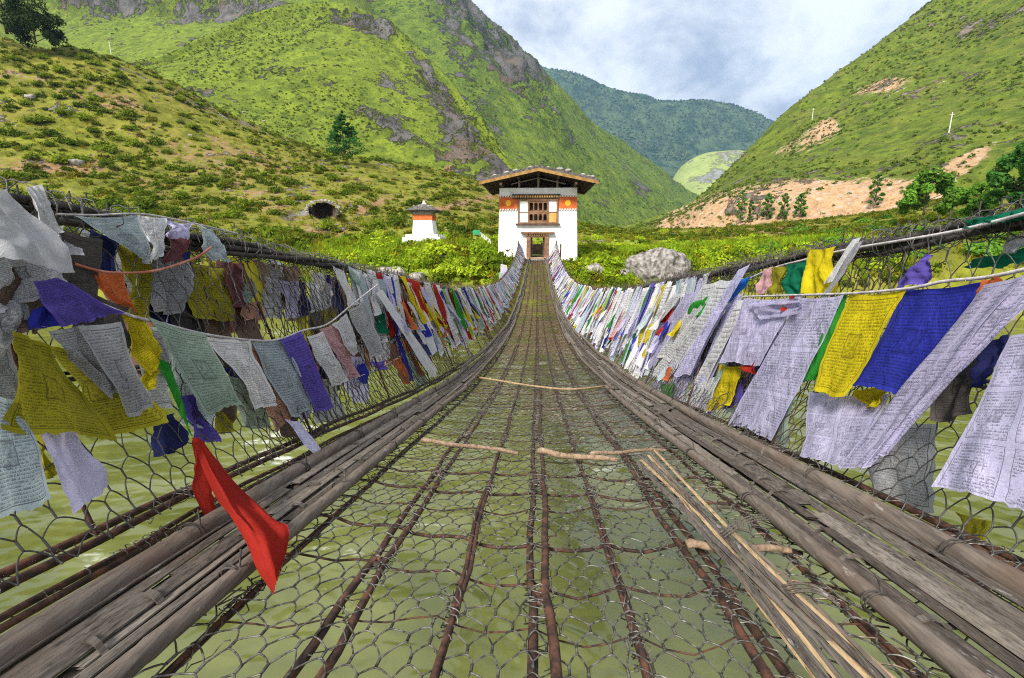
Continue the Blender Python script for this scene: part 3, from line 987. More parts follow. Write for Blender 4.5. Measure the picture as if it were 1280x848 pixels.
# cave: a tunnel behind a real opening, stones round its mouth
cv0 = empty("cave", tuple(CAVE))
tag(cv0, "dark low cave mouth ringed with stones in the left hillside", "cave")
th = np.linspace(0, 2 * PI, 33)[:-1]
ring0 = []
for a in th:
    q_ = CAVE + np.array([math.cos(a) * 2.05, 0, math.sin(a) * 1.18])
    h = hit(*[float(x) for x in proj(q_)], only=(0,))
    ring0.append(np.array(h[0]) - CAVE if h else q_ - CAVE)
ring0 = np.array(ring0)
R_ = [ring0]
dr_ = np.array([CAVE[0], CAVE[1], 0]) / math.hypot(CAVE[0], CAVE[1])
for k, (yy, s) in enumerate(((1.0, .99), (3.0, .92), (5.5, .8), (8, .55), (9, .05))):
    R_.append(ring0 * s + dr_ * (yy + .2) + np.array([0, 0, -.16 * yy]))
Vt = np.stack(R_)
Vt[1:] += fbm(Vt[1:] * 1.5, 3)[..., None] * .06
idx = np.arange(6 * 32).reshape(6, 32)
q = np.stack([idx[:-1], np.roll(idx, -1, 1)[:-1], np.roll(idx, -1, 1)[1:], idx[1:]], -1).reshape(-1, 4)
mk("tunnel", Vt.reshape(-1, 3), [q], m_rough("cave_earth", (.05, .035, .025), (.10, .07, .05), 2), cv0)
mbs = MB()
for a in np.linspace(-.15, PI + .15, 17):
    h = hit(*[float(x) for x in proj(CAVE + np.array([math.cos(a) * 2.3, 0, math.sin(a) * 1.35]))])
    if h is None:
        continue
    Vr, Fr, _ = leaf_cloud(1, 1, 1, 1, 1, RNG)
    import bmesh
    bm = bmesh.new()
    bmesh.ops.create_icosphere(bm, subdivisions=2, radius=1)
    V = np.array([v.co[:] for v in bm.verts])
    Fq = np.array([[v.index for v in f.verts] for f in bm.faces])
    bm.free()
    V = V * (1 + .3 * fbm(V * 1.4 + a * 5, 3))[:, None] * np.array([.34, .3, .26]) * random.uniform(.7, 1.3)
    mbs.add(V + np.array(h[0]) - CAVE, [Fq])
mbs.build("mouth_stones", M_ROCKPALE, cv0)


# ------------------------------------------------------------------ trees
def tree(name, label, loc, h, cw, mat, kind="broad", leaves=1500, group=None, cat="tree", ls=.16, seed=1):
    rng = np.random.default_rng(seed)
    e = empty(name, tuple(loc))
    tag(e, label, cat, group)
    tr = MB()
    zs = np.linspace(-.4, h * .95, 9)
    lean = rng.normal(size=2) * h * .02
    tp = np.stack([lean[0] * (zs / h) ** 1.5 + np.sin(zs * .9 + seed) * h * .008, lean[1] * (zs / h) ** 1.5, zs], 1)
    tr.tubes(tp, np.linspace(h * .024, h * .004, 9), 8)
    Vs, Fs, Ts, nv = [], [], [], 0
    if kind == "pine":
        nw = 11
        for k in range(nw):
            f = k / (nw - 1)
            z = h * (.24 + .74 * f)
            L = cw * (1 - f) ** .8 * .5 + .2
            for j in range(rng.integers(4, 7)):
                a = rng.uniform(0, 2 * PI)
                ll = L * rng.uniform(.7, 1.15)
                end = np.array([math.cos(a) * ll, math.sin(a) * ll, z + ll * .10])
                st = np.array([0, 0, z - .1 * ll])
                tr.tubes(np.stack([st, (st + end) / 2 + [0, 0, -.03 * ll], end]), [h * .005, h * .003, h * .0015], 5)
                m = max(6, int(leaves / 55))
                for q_ in (.5, .85):
                    V, Fq, ti = leaf_cloud(m // 2, ll * .42, ll * .42, ll * .16 + .12, ls, rng, False, 4)
                    Vs.append(V + st * (1 - q_) + end * q_)
                    Fs.append(Fq + nv)
                    Ts.append(ti * rng.uniform(.7, 1.2))
                    nv += len(V)
    else:
        nb = 16 if kind == "tall" else 13
        for k in range(nb):
            f = (k + .5) / nb
            z = h * ((.14 + .80 * f) if kind == 'tall' else (.30 + .62 * f))
            prof = math.sin(PI * min(1, .18 + f * .8)) ** .7
            L = cw * .5 * prof * rng.uniform(.55, 1.05)
            a = k * 2.4 + rng.uniform(-.4, .4)
            st = np.array([0, 0, h * ((.08 + .7 * f) if kind == 'tall' else (.22 + .55 * f))])
            end = np.array([math.cos(a) * L, math.sin(a) * L, z])
            tr.tubes(np.stack([st, (st + end) / 2 + [0, 0, .04 * h], end]), [h * .010, h * .006, h * .002], 5)
            cr_ = cw * rng.uniform(.17, .29)
            V, Fq, ti = leaf_cloud(leaves // nb, cr_, cr_, cr_ * .85, ls, rng, False, 6, .3, .3)
            Vs.append(V + end)
            Fs.append(Fq + nv)
            Ts.append(ti * rng.uniform(.7, 1.25))
            nv += len(V)
    tr.build("trunk", M_BARK, e, True)
    mk("crown", np.concatenate(Vs), [np.concatenate(Fs)], mat, e, False, {"tint": np.concatenate(Ts)})
    return e


def base(u, v, ks=None):
    h = hit(u, v, ks)
    return np.array(h[0]) if h else atY(u, v, 120)


def px_h(P, px):
    return px / F * P[1]


for i, (u, v, hp, wp, lb) in enumerate((
        (925, 281, 42, 14, "slender dark green tree, leftmost of the row before the earth cut"),
        (937, 280, 29, 9, "smallest slim tree in the row before the earth cut"),
        (958, 277, 33, 17, "leafy green tree, third of the row before the earth cut"),
        (978, 277, 33, 16, "leafy green tree, fourth of the row before the earth cut"),
        (999, 274, 30, 20, "broad leaning tree, rightmost of the close row before the earth cut"),
        (1092, 263, 42, 20, "lone upright tree standing before the pale bare earth"))):
    P = base(u, v)
    tree("tree", lb, P, px_h(P, hp), px_h(P, wp) * .72, M_LEAF_TREE, "tall", 2600, "trees before the earth cut", ls=.22 * P[1] / 130, seed=20 + i)
P = base(1152, 282)
tree("pine_tree", "bushy bright green pine on the right beside the earth cut", P, px_h(P, 60), px_h(P, 50), M_LEAF_TREE, "broad", 5000, ls=.3, seed=40)
for i, (u, v, hp, wp, lb) in enumerate(((1264, 286, 100, 62, "tall dark green tree at the right edge above the netting"), (1218, 284, 50, 34, "shorter dark tree left of the tall one at the right edge"), (1306, 292, 112, 70, "tall dark tree cut by the right edge of the view"))):
    P = base(u, v)
    tree("tree", lb, P, px_h(P, hp), px_h(P, wp), M_LEAF_PINE if i != 1 else M_LEAF_TREE, "broad", 5000, ls=.21, seed=50 + i)
P = base(432, 206)
tree("pine_tree", "lone young conifer on the left hillside above the cave", P, px_h(P, 60), px_h(P, 46), M_LEAF_PINE, "pine", 5200, ls=.26, seed=61)
for i, (u, v, hp, wp, lb) in enumerate(((14, 50, 84, 70, "big dark conifer on the skyline at the left edge"), (48, 54, 52, 56, "lower dark conifer right of the big one on the skyline"))):
    P = base(u, v + 14, (0,))
    tree("conifer", lb, P, px_h(P, hp), px_h(P, wp), M_LEAF_DARK, "broad", 6000, ls=.26, seed=70 + i)
for i, (u, v, hp, lb) in enumerate(((1186, 166, 21, "white utility pole high on the right mountain"), (1015, 150, 12, "small white pole near the skyline of the right mountain"), (139, 68, 14, "white pole on the green slope above the left hill"))):
    P = base(u, v)
    hh = px_h(P, hp)
    e = empty("utility_pole", tuple(P))
    tag(e, lb, "pole")
    MB().tubes(np.array([[0, 0, -.5], [0, 0, hh]]), [hh * .028, hh * .02], 8, True).build("pole", m_rough("pale_pole", (.55, .53, .5), (.7, .69, .66), 2), e)
    MB().box(-hh * .12, hh * .12, -.06, .06, hh * .88, hh * .90).build("crossarm", m_rough("pole_arm", (.4, .38, .35), (.55, .52, .5), 2), e)

# ------------------------------------------------------------------ bridge profile
_py = np.array([-2.5, -1, 0, 1, 2, 3, 5, 8, 12, 17, 21, 26, 31, 36, 40.5])
_pz = np.array([-.33, -.53, -.69, -.86, -1.055, -1.265, -1.67, -2.13, -2.52, -2.76, -2.78, -2.60, -2.27, -1.80, -1.46])
_yy = np.linspace(-2.5, 40.5, 431)
_zz = np.interp(_yy, _py, _pz)
for _ in range(60):
    _zz[1:-1] = (_zz[:-2] + 2 * _zz[1:-1] + _zz[2:]) / 4


def floor_z(y):
    return np.interp(y, _yy, _zz)


_ry = np.array([-2.5, 1, 2, 3, 5, 9, 13, 18, 24, 29, 33, 36, 38.5])
_rh = np.array([1.02, 1.02, 1.06, 1.13, 1.24, 1.25, 1.2, 1.08, 1.0, 1.02, 1.12, 1.25, 1.55])
_rx = np.array([1.55, 1.55, 1.55, 1.55, 1.55, 1.55, 1.55, 1.55, 1.55, 1.5, 1.5, 1.5, 1.55])


def rail_h(y):
    return np.interp(y, _ry, _rh)


def rail_x(y):
    return np.interp(y, _ry, _rx)


def half_w(y):   # walkway half width, narrowing towards the door
    return np.interp(y, [-3, 7, 12, 20, 34, 40], [.8, .8, .765, .74, .68, .6])


bridge = empty("suspension_bridge", (0, 0, 0))
tag(bridge, "sagging iron chain footbridge with wire netting floor and sides over the river", "footbridge")


# hexagonal wire netting --------------------------------------------------
def hexnet(a0, a1, P, b0, b1, L, fmap, rfun, jit, seed, K=5, m=5):
    """joints in (a,b) plane; fmap maps (a,b) -> xyz arrays"""
    rng = np.random.default_rng(seed)
    nb = int((b1 - b0) / L)
    na = int((a1 - a0) / P)
    r, c = np.meshgrid(np.arange(nb + 2), np.arange(na + 2), indexing='ij')
    A = a0 + (c + .5 * (r % 2)) * P + rng.normal(size=r.shape) * P * jit
    B = b0 + r * L + rng.normal(size=r.shape) * L * jit
    lo, hi = B - .22 * L, B + .2 * L
    t = np.linspace(0, 1, K)
    segs = []
    # joints
    j = np.stack([np.stack([A, lo], -1), np.stack([A, hi], -1)], 2).reshape(-1, 2, 2)
    js = np.stack([j[:, 0] + (j[:, 1] - j[:, 0]) * q for q in (0, .5, 1)], 1)
    # arcs to the next row
    for side in (0, 1):
        rr = r[:-1]
        cc = c[:-1]
        tc = np.where(rr % 2 == 0, cc - 1 + side, cc + side)
        ok = (tc >= 0) & (tc < na + 2)
        r_, c_, t_ = rr[ok], cc[ok], tc[ok]
        p0 = np.stack([A[r_, c_], hi[r_, c_]], -1)
        p1 = np.stack([A[r_ + 1, t_], lo[r_ + 1, t_]], -1)
        x = p0[:, None, 0] + (p1[:, None, 0] - p0[:, None, 0]) * t[None]
        bow = np.sin(t * PI / 2) * .75 + t * .25
        y = p0[:, None, 1] + (p1[:, None, 1] - p0[:, None, 1]) * bow[None]
        segs.append(np.stack([x, y], -1))
    arcs = np.concatenate(segs)
    oa = fmap(arcs[..., 0], arcs[..., 1])
    oj = fmap(js[..., 0], js[..., 1])
    return oa, oj


def deck_map(a, b):
    y = b
    x = a * half_w(y) / .8
    sag = -.018 * np.abs(np.sin(a / .25 * PI)) + .012 * vnoise(np.stack([a * 4, b * 3, 0 * a], -1)) - .03 * (1 - (a / .8) ** 2)
    return np.stack([x, y, floor_z(y) + sag], -1)


def net_obj(name, parts, mat, parent):
    mb = MB()
    for P, r, m in parts:
        mb.tubes(P, r, m)
    return mb.build(name, mat, parent, True)


oa, oj = hexnet(-.86, .86, .064, -.6, 7.0, .060, deck_map, None, .12, 1, 6, 5)
oa2, oj2 = hexnet(-.86, .86, .085, 6.95, 39.6, .080, deck_map, None, .12, 2, 3, 3)
net_obj("deck_netting", [(oa, .0021, 5), (oj, .0036, 5), (oa2, .0026, 3), (oj2, .0046, 3)], M_WIRE, bridge)
# older torn layer of netting lying on the far half and in patches
oa, oj = hexnet(-.84, .84, .11, -.5, 39.4, .075, lambda a, b: deck_map(a, b) + np.array([0.03, 0.02, -.035]), None, .2, 3, 3, 3)
keep = vnoise(np.stack([oa[:, 0, 0] * 2, oa[:, 0, 1] * .8, 0 * oa[:, 0, 0]], -1)) > np.interp(oa[:, 0, 1], [0, 2.5, 6, 9], [.35, .25, .0, -.4])
near_ = oa[:, 0, 1] < 9
net_obj("old_netting", [(oa[keep & near_], .0026, 3), (oa[keep & ~near_], .0046, 3), (oj[oj[:, 0, 1] > 9], .005, 3)], M_DECKOLD, bridge)


def net_bottom(y):
    return np.interp(y, [2.5, 12, 40], [1.27, .95, .78])


def side_map(s):
    def f(a, b):
        y = a
        h = rail_h(y)
        f_ = np.clip(b, 0, 1.3)
        z0 = floor_z(y) + .02
        z = z0 + f_ * h
        nb_ = net_bottom(y)
        x = nb_ + (rail_x(y) - nb_) * np.clip(f_, 0, 1) ** .7
        n = vnoise(np.stack([a * 1.7 + s * 9, b * 3, 0 * a], -1))
        x = x + .045 * n + .03 * np.sin(f_ * PI)
        z = z + .02 * vnoise(np.stack([a * 2.3, b * 4 + 5, 0 * a + s], -1))
        return np.stack([s * x, y, z], -1)
    return f


def hooks(s):
    """wire ends of the netting wrapped round the hand cable"""
    rng = np.random.default_rng(40 + s)
    out = []
    for yk in np.concatenate([np.arange(.6, 7, .045), np.arange(7, 38, .25)]):
        tt = np.linspace(0, 2 * PI * rng.uniform(.8, 1.5), 14)
        rr = rng.uniform(.038, .075)
        yy = yk + (tt / 6.28 - .5) * rng.uniform(-.10, .10)
        P = np.stack([s * rail_x(yy) + np.cos(tt) * rr, yy, floor_z(yy) + rail_h(yy) + np.sin(tt) * rr], -1)
        P[-2:] += rng.normal(size=3) * .03
        P[:2] += rng.normal(size=3) * .02
        out.append(P)
    return np.array(out)


for s in (-1, 1):
    oa, oj = hexnet(-.9, 8.0, .078, 0, 1.0, .068, side_map(s), None, .16, 5 + s, 5, 4)
    oa2, oj2 = hexnet(7.9, 38.2, .10, 0, 1.0, .09, side_map(s), None, .12, 8 + s, 3, 3)
    net_obj("side_netting", [(hooks(s), .0022, 4), (oa, .0023, 4), (oj, .0036, 4), (oa2, .0022, 3), (oj2, .0034, 3)], M_WIREDARK, bridge)


for s in (-1, 1):
    def outer(a, b, f=side_map(s), s=s):
        P = f(a * 1.0 + .03, b)
        P[..., 0] += s * .04
        return P
    oa, oj = hexnet(2.0, 38.0, .075, 0, 1.0, .066, outer, None, .25, 60 + s, 3, 3)
    k_ = vnoise(np.stack([oa[:, 0, 1] * .9, oa[:, 0, 2] * 2.2, 0 * oa[:, 0, 0] + s], -1)) > -.35
    net_obj("old_netting", [(oa[k_], .0028, 3), (oj, .004, 3)], M_OLDNET, bridge)

# chains -------------------------------------------------------------------
def chain_pts(x, z_off, y):
    return np.stack([np.full_like(y, x) * half_w(y) / .8, y, floor_z(y) + z_off], -1)


def chain(name, x, z_off, wid, r, y0=-.6, y1=39.5, L=.82, seed=0, flat=True, wrap=True):
    rng = np.random.default_rng(seed)
    mb = MB()
    wm = MB()
    y = y0
    k = 0
    while y < y1:
        l = L * rng.uniform(.9, 1.1)
        t = np.linspace(0, 2 * PI, 23)
        a = np.clip(np.cos(t) * 1.25, -1, 1) * .5 + .5     # along
        b = np.sin(t) * wid * .5
        yy = y + a * (l + .03)
        xx = np.full_like(yy, x) if isinstance(x, float) else x(yy)
        P = np.stack([xx * half_w(yy) / .8, yy, floor_z(yy) + z_off], -1)
        tilt = rng.normal() * .25 + (0 if flat else PI / 2 * (k % 2))
        P[:, 0] += b * math.cos(tilt) + .008 * vnoise(np.stack([yy * 2.6, 0 * yy + seed, 0 * yy], -1)) + .004 * vnoise(np.stack([yy * 11, 0 * yy + seed + 5, 0 * yy], -1))
        P[:, 2] += .006 * vnoise(np.stack([yy * 5, 0 * yy + seed + 9, 0 * yy], -1))
        P[:, 2] += b * math.sin(tilt)
        near = y < 9
        mb.tubes(P if near else P[::2], r * rng.uniform(.85, 1.1), 7 if near else 4)
        if near:
            # knuckle and wire binding at the joint
            tt = np.linspace(0, 1, 34)
            yy = y + (tt - .5) * .16
            ph = tt * 2 * PI * 5
            cx = float(x if isinstance(x, float) else x(np.array([y]))[0]) * half_w(y) / .8
            P = np.stack([cx + np.cos(ph) * (wid * .5 + r + .004), yy, floor_z(yy) + z_off + np.sin(ph) * (r + .006)], -1)
            P += rng.normal(size=P.shape) * .003
            wm.tubes(P, .0019, 4)
            tt = np.linspace(0, 1, 60)
            yy = y + tt * l
            ph = tt * 2 * PI * 9 + rng.uniform(0, 6)
            P = np.stack([cx + np.cos(ph) * (wid * .5 + r), yy, floor_z(yy) + z_off + np.sin(ph) * (r + .004)], -1)
            wm.tubes(P + rng.normal(size=P.shape) * .002, .0017, 4)
            kk = rng.integers(0, 60, 7)
            for q_ in kk:
                c_ = P[q_]
                n8 = np.cumsum(rng.normal(size=(8, 3)) * .012, 0)
                wm.tubes(c_ + n8 * [1, 1.3, .5], .0016, 4)
        y += l
        k += 1
    o = mb.build(name, M_RUST, bridge, True)
    if wm.n:
        wm.build("wire_binding", M_WIRE, o, True)
    return o


chain("deck_chain", 0.015, -.045, .055, .0115, seed=1)
chain("deck_chain", -.20, -.04, .014, .008, seed=2, flat=False)
chain("deck_chain", .235, -.04, .014, .008, seed=3, flat=False)
chain("deck_chain", -.46, -.045, .055, .0108, seed=4)
chain("deck_chain", .50, -.045, .055, .0108, seed=5)
chain("deck_chain", -.73, -.035, .014, .0065, seed=6, flat=False)
chain("deck_chain", .78, -.035, .014, .0065, seed=7, flat=False)
for s in (-1, 1):
    chain("side_chain", lambda yy, s=s: s * (net_bottom(yy) + .05), .02, .07, .0125, seed=10 + s, L=1.0)
    chain("side_chain", lambda yy, s=s: s * (net_bottom(yy) - .01), -.05, .045, .010, seed=20 + s, L=.9)

# cross wires ---------------------------------------------------------------
ys = list(np.arange(.15, 7, .24)) + list(np.arange(7.2, 39.3, .62))
for k, y in enumerate(ys):
    y = y + random.uniform(-.06, .06)
    a = np.linspace(-.84, .84, 29)
    sl = random.uniform(-.1, .1)
    yy = y + a * sl + .03 * np.sin(a * 5 + k) + .018 * vnoise(np.stack([a * 9, 0 * a + k * 3.3, 0 * a], -1)) + (-.05) * np.abs(np.sin(a / .25 * PI + .1)) * .6
    P = np.stack([a * half_w(yy) / .8, yy, floor_z(yy) - .03 - .012 * np.abs(np.sin(a / .25 * PI)) - .03 * (1 - (a / .8) ** 2)], -1)
    MB().tubes(P, random.choice([.0022, .003, .0036, .0058]), 6 if y < 8 else 4).build("cross_wire", M_RUST, bridge, True)

# hand cables ----------------------------------------------------------------
for s in (-1, 1):
    y = np.linspace(-1.2, 38.4, 420)
    mb = MB()
    for k in range(5):
        ph = y * (2.2 + .5 * k) + k * 1.26
        rr = .024 + .012 * np.sin(y * .7 + k)
        P = np.stack([s * rail_x(y) + np.cos(ph) * rr, y, floor_z(y) + rail_h(y) + np.sin(ph) * rr], -1)
        mb.tubes(P, .0135, 6)
    mb.build("hand_cable", M_CABLE, bridge, True)
    mb = MB()
    for k in range(3):
        ph = y * 3 + k * 2.1
        h_ = .50
        P = np.stack([s * (net_bottom(y) + (rail_x(y) - net_bottom(y)) * .62 + .05) + np.cos(ph) * .014, y, floor_z(y) + rail_h(y) * .48 + np.sin(ph) * .014], -1)
        mb.tubes(P, .007, 5)
    mb.build("middle_cable", M_CABLE, bridge, True)
    for k, yk in enumerate(np.arange(1.15, 37, 1.3)):
        dy = random.uniform(-.12, .22)
        y2 = np.linspace(yk, yk + dy, 6)
        f_ = np.linspace(0, 1, 6)
        P = np.stack([s * (net_bottom(y2) + .05 + (rail_x(y2) - net_bottom(y2)) * f_), y2, floor_z(y2) + .02 + (rail_h(y2)) * f_], -1)
        MB().tubes(P, .0065, 6).build("hanger_rod", M_RUST, bridge, True)

# posts at the far landing
for s, u in ((-1, 649), (1, 701)):
    P = atY(u, 305, 38.5)
    y = 38.5
    zt = float(P[2])
    MB().tubes(np.array([[P[0], y, -3.2], [P[0], y, zt]]), [.09, .07], 10, True).build("landing_post", M_BARK, bridge, True)
    mb = MB()
    for k in range(4):
        a = np.linspace(0, 1, 8)
        st = np.array([s * rail_x(36.5), 36.5, floor_z(36.5) + rail_h(36.5) * (1 - .25 * k)])
        en = np.array([P[0], y, zt - .12 - .35 * k])
        mb.tubes(st[None] + (en - st)[None] * a[:, None], .012, 5)
    mb.build("stay_cable", M_CABLE, bridge, True)
# stone landing the deck rests on
mb = MB()
mb.box(-1.15, 1.15, 38.6, 40.6, -3.6, -1.60)
mb.build("landing_stones", M_ROCKPALE, bridge)


# ------------------------------------------------------------------ bamboo matting along both edges
def tube_var(x, z, y, r0, seed, node=.38):
    rng = np.random.default_rng(seed)
    ph = rng.uniform(0, 1)
    k = np.abs(((y / node + ph) % 1) - .5)
    r = r0 * (1 + .13 * np.exp(-(k / .028) ** 2) - .05 * np.exp(-((k - .06) / .03) ** 2)) * (1 + .05 * np.sin(y * .8 + seed))
    P = np.stack([x, y, z], -1)
    return P, r


for s in (-1, 1):
    word = "left" if s < 0 else "right"
    mat_o = empty("bamboo_matting", (0, 0, 0))
    tag(mat_o, ("weathered bamboo pole and slat matting along the %s edge of the netting floor" % word), "matting")
    wid = (.755, 1.02) if s < 0 else (.79, 1.14)

    def lane(y, f, s=s, wid=wid):
        w0 = wid[0] * half_w(y) / .8
        k_ = np.interp(y, [4, 13, 40], [1, .55, .35])
        return s * (w0 + (wid[1] - wid[0]) * f * k_), floor_z(y) + .035 + ((.0 if s < 0 else .03) + .14 * np.interp(y, [3, 12], [0, 1])) * f

    # poles: overlapping lengths
    for f, r0 in ((0.0, .0215), (1.0, .0315)):
        y0 = -.8
        k = 0
        while y0 < 37:
            Ln = 5.5 + 1.5 * math.sin(k * 3 + f)
            y = np.arange(y0, min(y0 + Ln + .3, 38.6), .02 if y0 < 6 else .1)
            x, z = lane(y, f)
            off = .02 * (k % 2)
            P, r = tube_var(x + s * off + .012 * np.sin(y * 1.3 + k + f), z + .02 * (k % 2), y, r0 * (1 - .12 * (k % 2)), k + int(f * 7))
            MB().tubes(P, r, 12 if y0 < 6 else 6, True).build("bamboo_pole", M_BAMBOO, mat_o, True)
            y0 += Ln
            k += 1
    # extra thin poles just outside the outer one
    y = np.arange(-.8, 37, .05)
    x, z = lane(y, .93)
    P, r = tube_var(x + .01 * np.sin(y * 2), z - .012, y, .012, 31)
    MB().tubes(P, r, 8, True).build("bamboo_pole", M_SLAT, mat_o, True)
    # slats
    nb = 7
    rng = np.random.default_rng(70 + s)
    mb = MB()
    fm = []
    for k in range(2 * nb - 1):
        low = k >= nb
        f0 = .07 + ((k - nb + 1) if low else (k + .5)) / nb * .86
        y0 = -.8 - rng.uniform(0, 1)
        while y0 < 38:
            Ln = rng.uniform(1.6, 3.6)
            y = np.arange(y0, min(y0 + Ln, 38.3), .06 if y0 < 7 else .25)
            if len(y) < 3:
                break
            fo = f0 + rng.normal() * .012 + .012 * np.sin(y * rng.uniform(.8, 1.6) + k)
            hw_ = (wid[1] - wid[0]) / nb * .86 * .5 * rng.uniform(.93, 1.1)
            x, z = lane(y, fo)
            z = z - .012 - .02 * low + rng.normal() * .004 + .006 * np.sin(y * 2.1 + k * 2)
            tl = rng.normal() * .16
            c = np.array([[-1, -.001], [-.92, .0025], [0, .0035], [.92, .0025], [1, -.001], [.9, -.003], [-.9, -.003]])
            R_ = []
            for a, b_ in c:
                R_.append(np.stack([x + a * hw_, y, z + b_ + a * hw_ * tl], -1))
            V = np.stack(R_, 1)
            K_, m_ = V.shape[:2]
            i = np.arange(K_ * m_).reshape(K_, m_)
            q = np.stack([i[:-1], np.roll(i, -1, 1)[:-1], np.roll(i, -1, 1)[1:], i[1:]], -1).reshape(-1, 4)
            mb.add(V, [q])
            fm.append(np.full(len(q), rng.integers(0, 4)))
            y0 += Ln + rng.uniform(0.0, .05)
    mb.build("woven_slats", None, mat_o, False, mats=SLATS, fmat=np.concatenate(fm))
    # cross ties weaving over and under
    for k, yk in enumerate(np.concatenate([np.arange(.7, 9, .21), np.arange(9, 37, .7)])):
        f_ = np.linspace(.0, 1.0, 26)
        yy = yk + f_ * .05 + rng.normal() * .03 + 0 * f_
        x, z = lane(yy, f_)
        up = np.full(26, -.022)
        a0 = int(rng.uniform(2, 20))
        up[a0:a0 + 5] = .0085
        up = np.convolve(np.pad(up, 1, 'edge'), [.25, .5, .25], 'valid')
        w_ = rng.uniform(.004, .009)
        V = np.stack([np.stack([x, yy - w_, z + up - .003], -1), np.stack([x, yy + w_, z + up - .003], -1), np.stack([x, yy + w_, z + up + .003], -1), np.stack([x, yy - w_, z + up + .003], -1)], 1)
        K_, m_ = V.shape[:2]
        i = np.arange(K_ * m_).reshape(K_, m_)
        mk("cross_tie", V.reshape(-1, 3), [np.stack([i[:-1], np.roll(i, -1, 1)[:-1], np.roll(i, -1, 1)[1:], i[1:]], -1).reshape(-1, 4)], M_SLAT, mat_o, False)
    # wire lashings round the poles
    for f, r0 in ((0.0, .024), (1.0, .0345)):
        for yk in np.concatenate([np.arange(.95 + .2 * f, 7, .62), np.arange(7.5, 30, 1.6)]):
            tt = np.linspace(0, 2 * PI * 2.3, 40)
            yy = yk + (tt / 14.4 - .5) * .022 + .004 * np.sin(tt * 1.7)
            x, z = lane(yy, f)
            P = np.stack([x + np.cos(tt) * (r0 + .003), yy, z + np.sin(tt) * (r0 + .003)], -1)
            P[-4:] += np.linspace(0, 1, 4)[:, None] * np.array([.02, .02, .03])
            MB().tubes(P, .0026, 5).build("wire_lashing", M_CABLE, mat_o, True)


# loose sticks and strips on the netting
def deck_pt(u, v, up=.02):
    Y = 2.0
    for _ in range(40):
        P = atZ(u, v, float(floor_z(Y)) + up)
        Y = .5 * Y + .5 * min(max(P[1], .2), 39)
    return P


def stick(name, pts, r, label, mat, cat="stick", n=14, group=None, taper=.7):
    C = np.array([deck_pt(*p) for p in pts])
    P = cr(C, n) if len(C) > 2 else C[0] + (C[1] - C[0]) * np.linspace(0, 1, n)[:, None]
    P = P + np.stack([0 * P[:, 0], 0.004 * np.sin(np.arange(n) * 1.3), .004 * np.sin(np.arange(n) * .9)], 1)
    e = MB().tubes(P, np.linspace(r, r * taper, n) * (1 + .12 * np.sin(np.arange(n) * 2.1)), 8, True).build(name, mat, None, True)
    tag(e, label, cat, group)
    return e


stick("bamboo_stick", [(527, 551), (590, 558), (648, 566)], .013, "short brown stick lying left of the middle chain", M_STICK)
stick("bamboo_stick", [(673, 564), (720, 571), (772, 574)], .017, "thick brown stick lying right of the middle chain", M_STICK)
stick("bamboo_stick", [(738, 568), (790, 564), (832, 562)], .011, "thin cane overlapping the right end of the thick stick", M_STICK)
stick("bamboo_stick", [(596, 472), (650, 480), (710, 487), (757, 482)], .012, "long pale bowed cane across the floor in the middle distance", M_CANE)
stick("bamboo_stick", [(858, 681), (920, 685), (988, 686)], .013, "grey brown stick jutting from under the right matting", M_STICK)
stick("bamboo_stick", [(760, 425), (790, 455), (806, 470)], .02, "bent pale strip beside the right matting far along", M_CANE)
# split bamboo bundle on the right
bn = empty("split_bamboo_bundle", (0, 0, 0))
tag(bn, "bundle of pale split bamboo strips lying beside the right matting", "bamboo bundle")
rng = np.random.default_rng(5)
for k in range(13):
    f_ = k / 12
    u0, v0 = 805 + rng.uniform(-6, 18), 568 + rng.uniform(-8, 14)
    u1, v1 = 1030 + 105 * f_ + rng.normal() * 6, 862
    um, vm = 900 + 40 * f_ + rng.normal() * 6, 690 + rng.normal() * 4
    C = np.array([deck_pt(u0, v0, .03), deck_pt(um, vm, .03 + .02 * rng.uniform()), deck_pt(u1, v1, .03 + .02 * rng.uniform())])
    P = cr(C, 30)
    hw_ = rng.uniform(.004, .011)
    V = np.stack([P + [-hw_, 0, 0], P + [0, 0, .004], P + [hw_, 0, 0], P + [0, 0, -.003]], 1)
    K_, m_ = V.shape[:2]
    i = np.arange(K_ * m_).reshape(K_, m_)
    q = np.stack([i[:-1], np.roll(i, -1, 1)[:-1], np.roll(i, -1, 1)[1:], i[1:]], -1).reshape(-1, 4)
    mk("bamboo_strip", V.reshape(-1, 3), [q], (M_CANE, M_SLAT, M_SLAT, M_BAMBOO)[k % 4], bn, False)
for (a, b_) in (((905, 672), (962, 650)), ((985, 742), (1050, 758))):
    A, B = deck_pt(*a, .05), deck_pt(*b_, .06)
    tt = np.linspace(0, 1, 10)[:, None]
    for k in range(3):
        MB().tubes(A + (B - A) * tt + np.array([0, .012 * k, 0]) + np.array([0, 0, .02]) * np.sin(tt * PI), .003, 5).build("cane_binding", M_SLAT, bn, True)

# ------------------------------------------------------------------ prayer flags
NFLAG = [0]


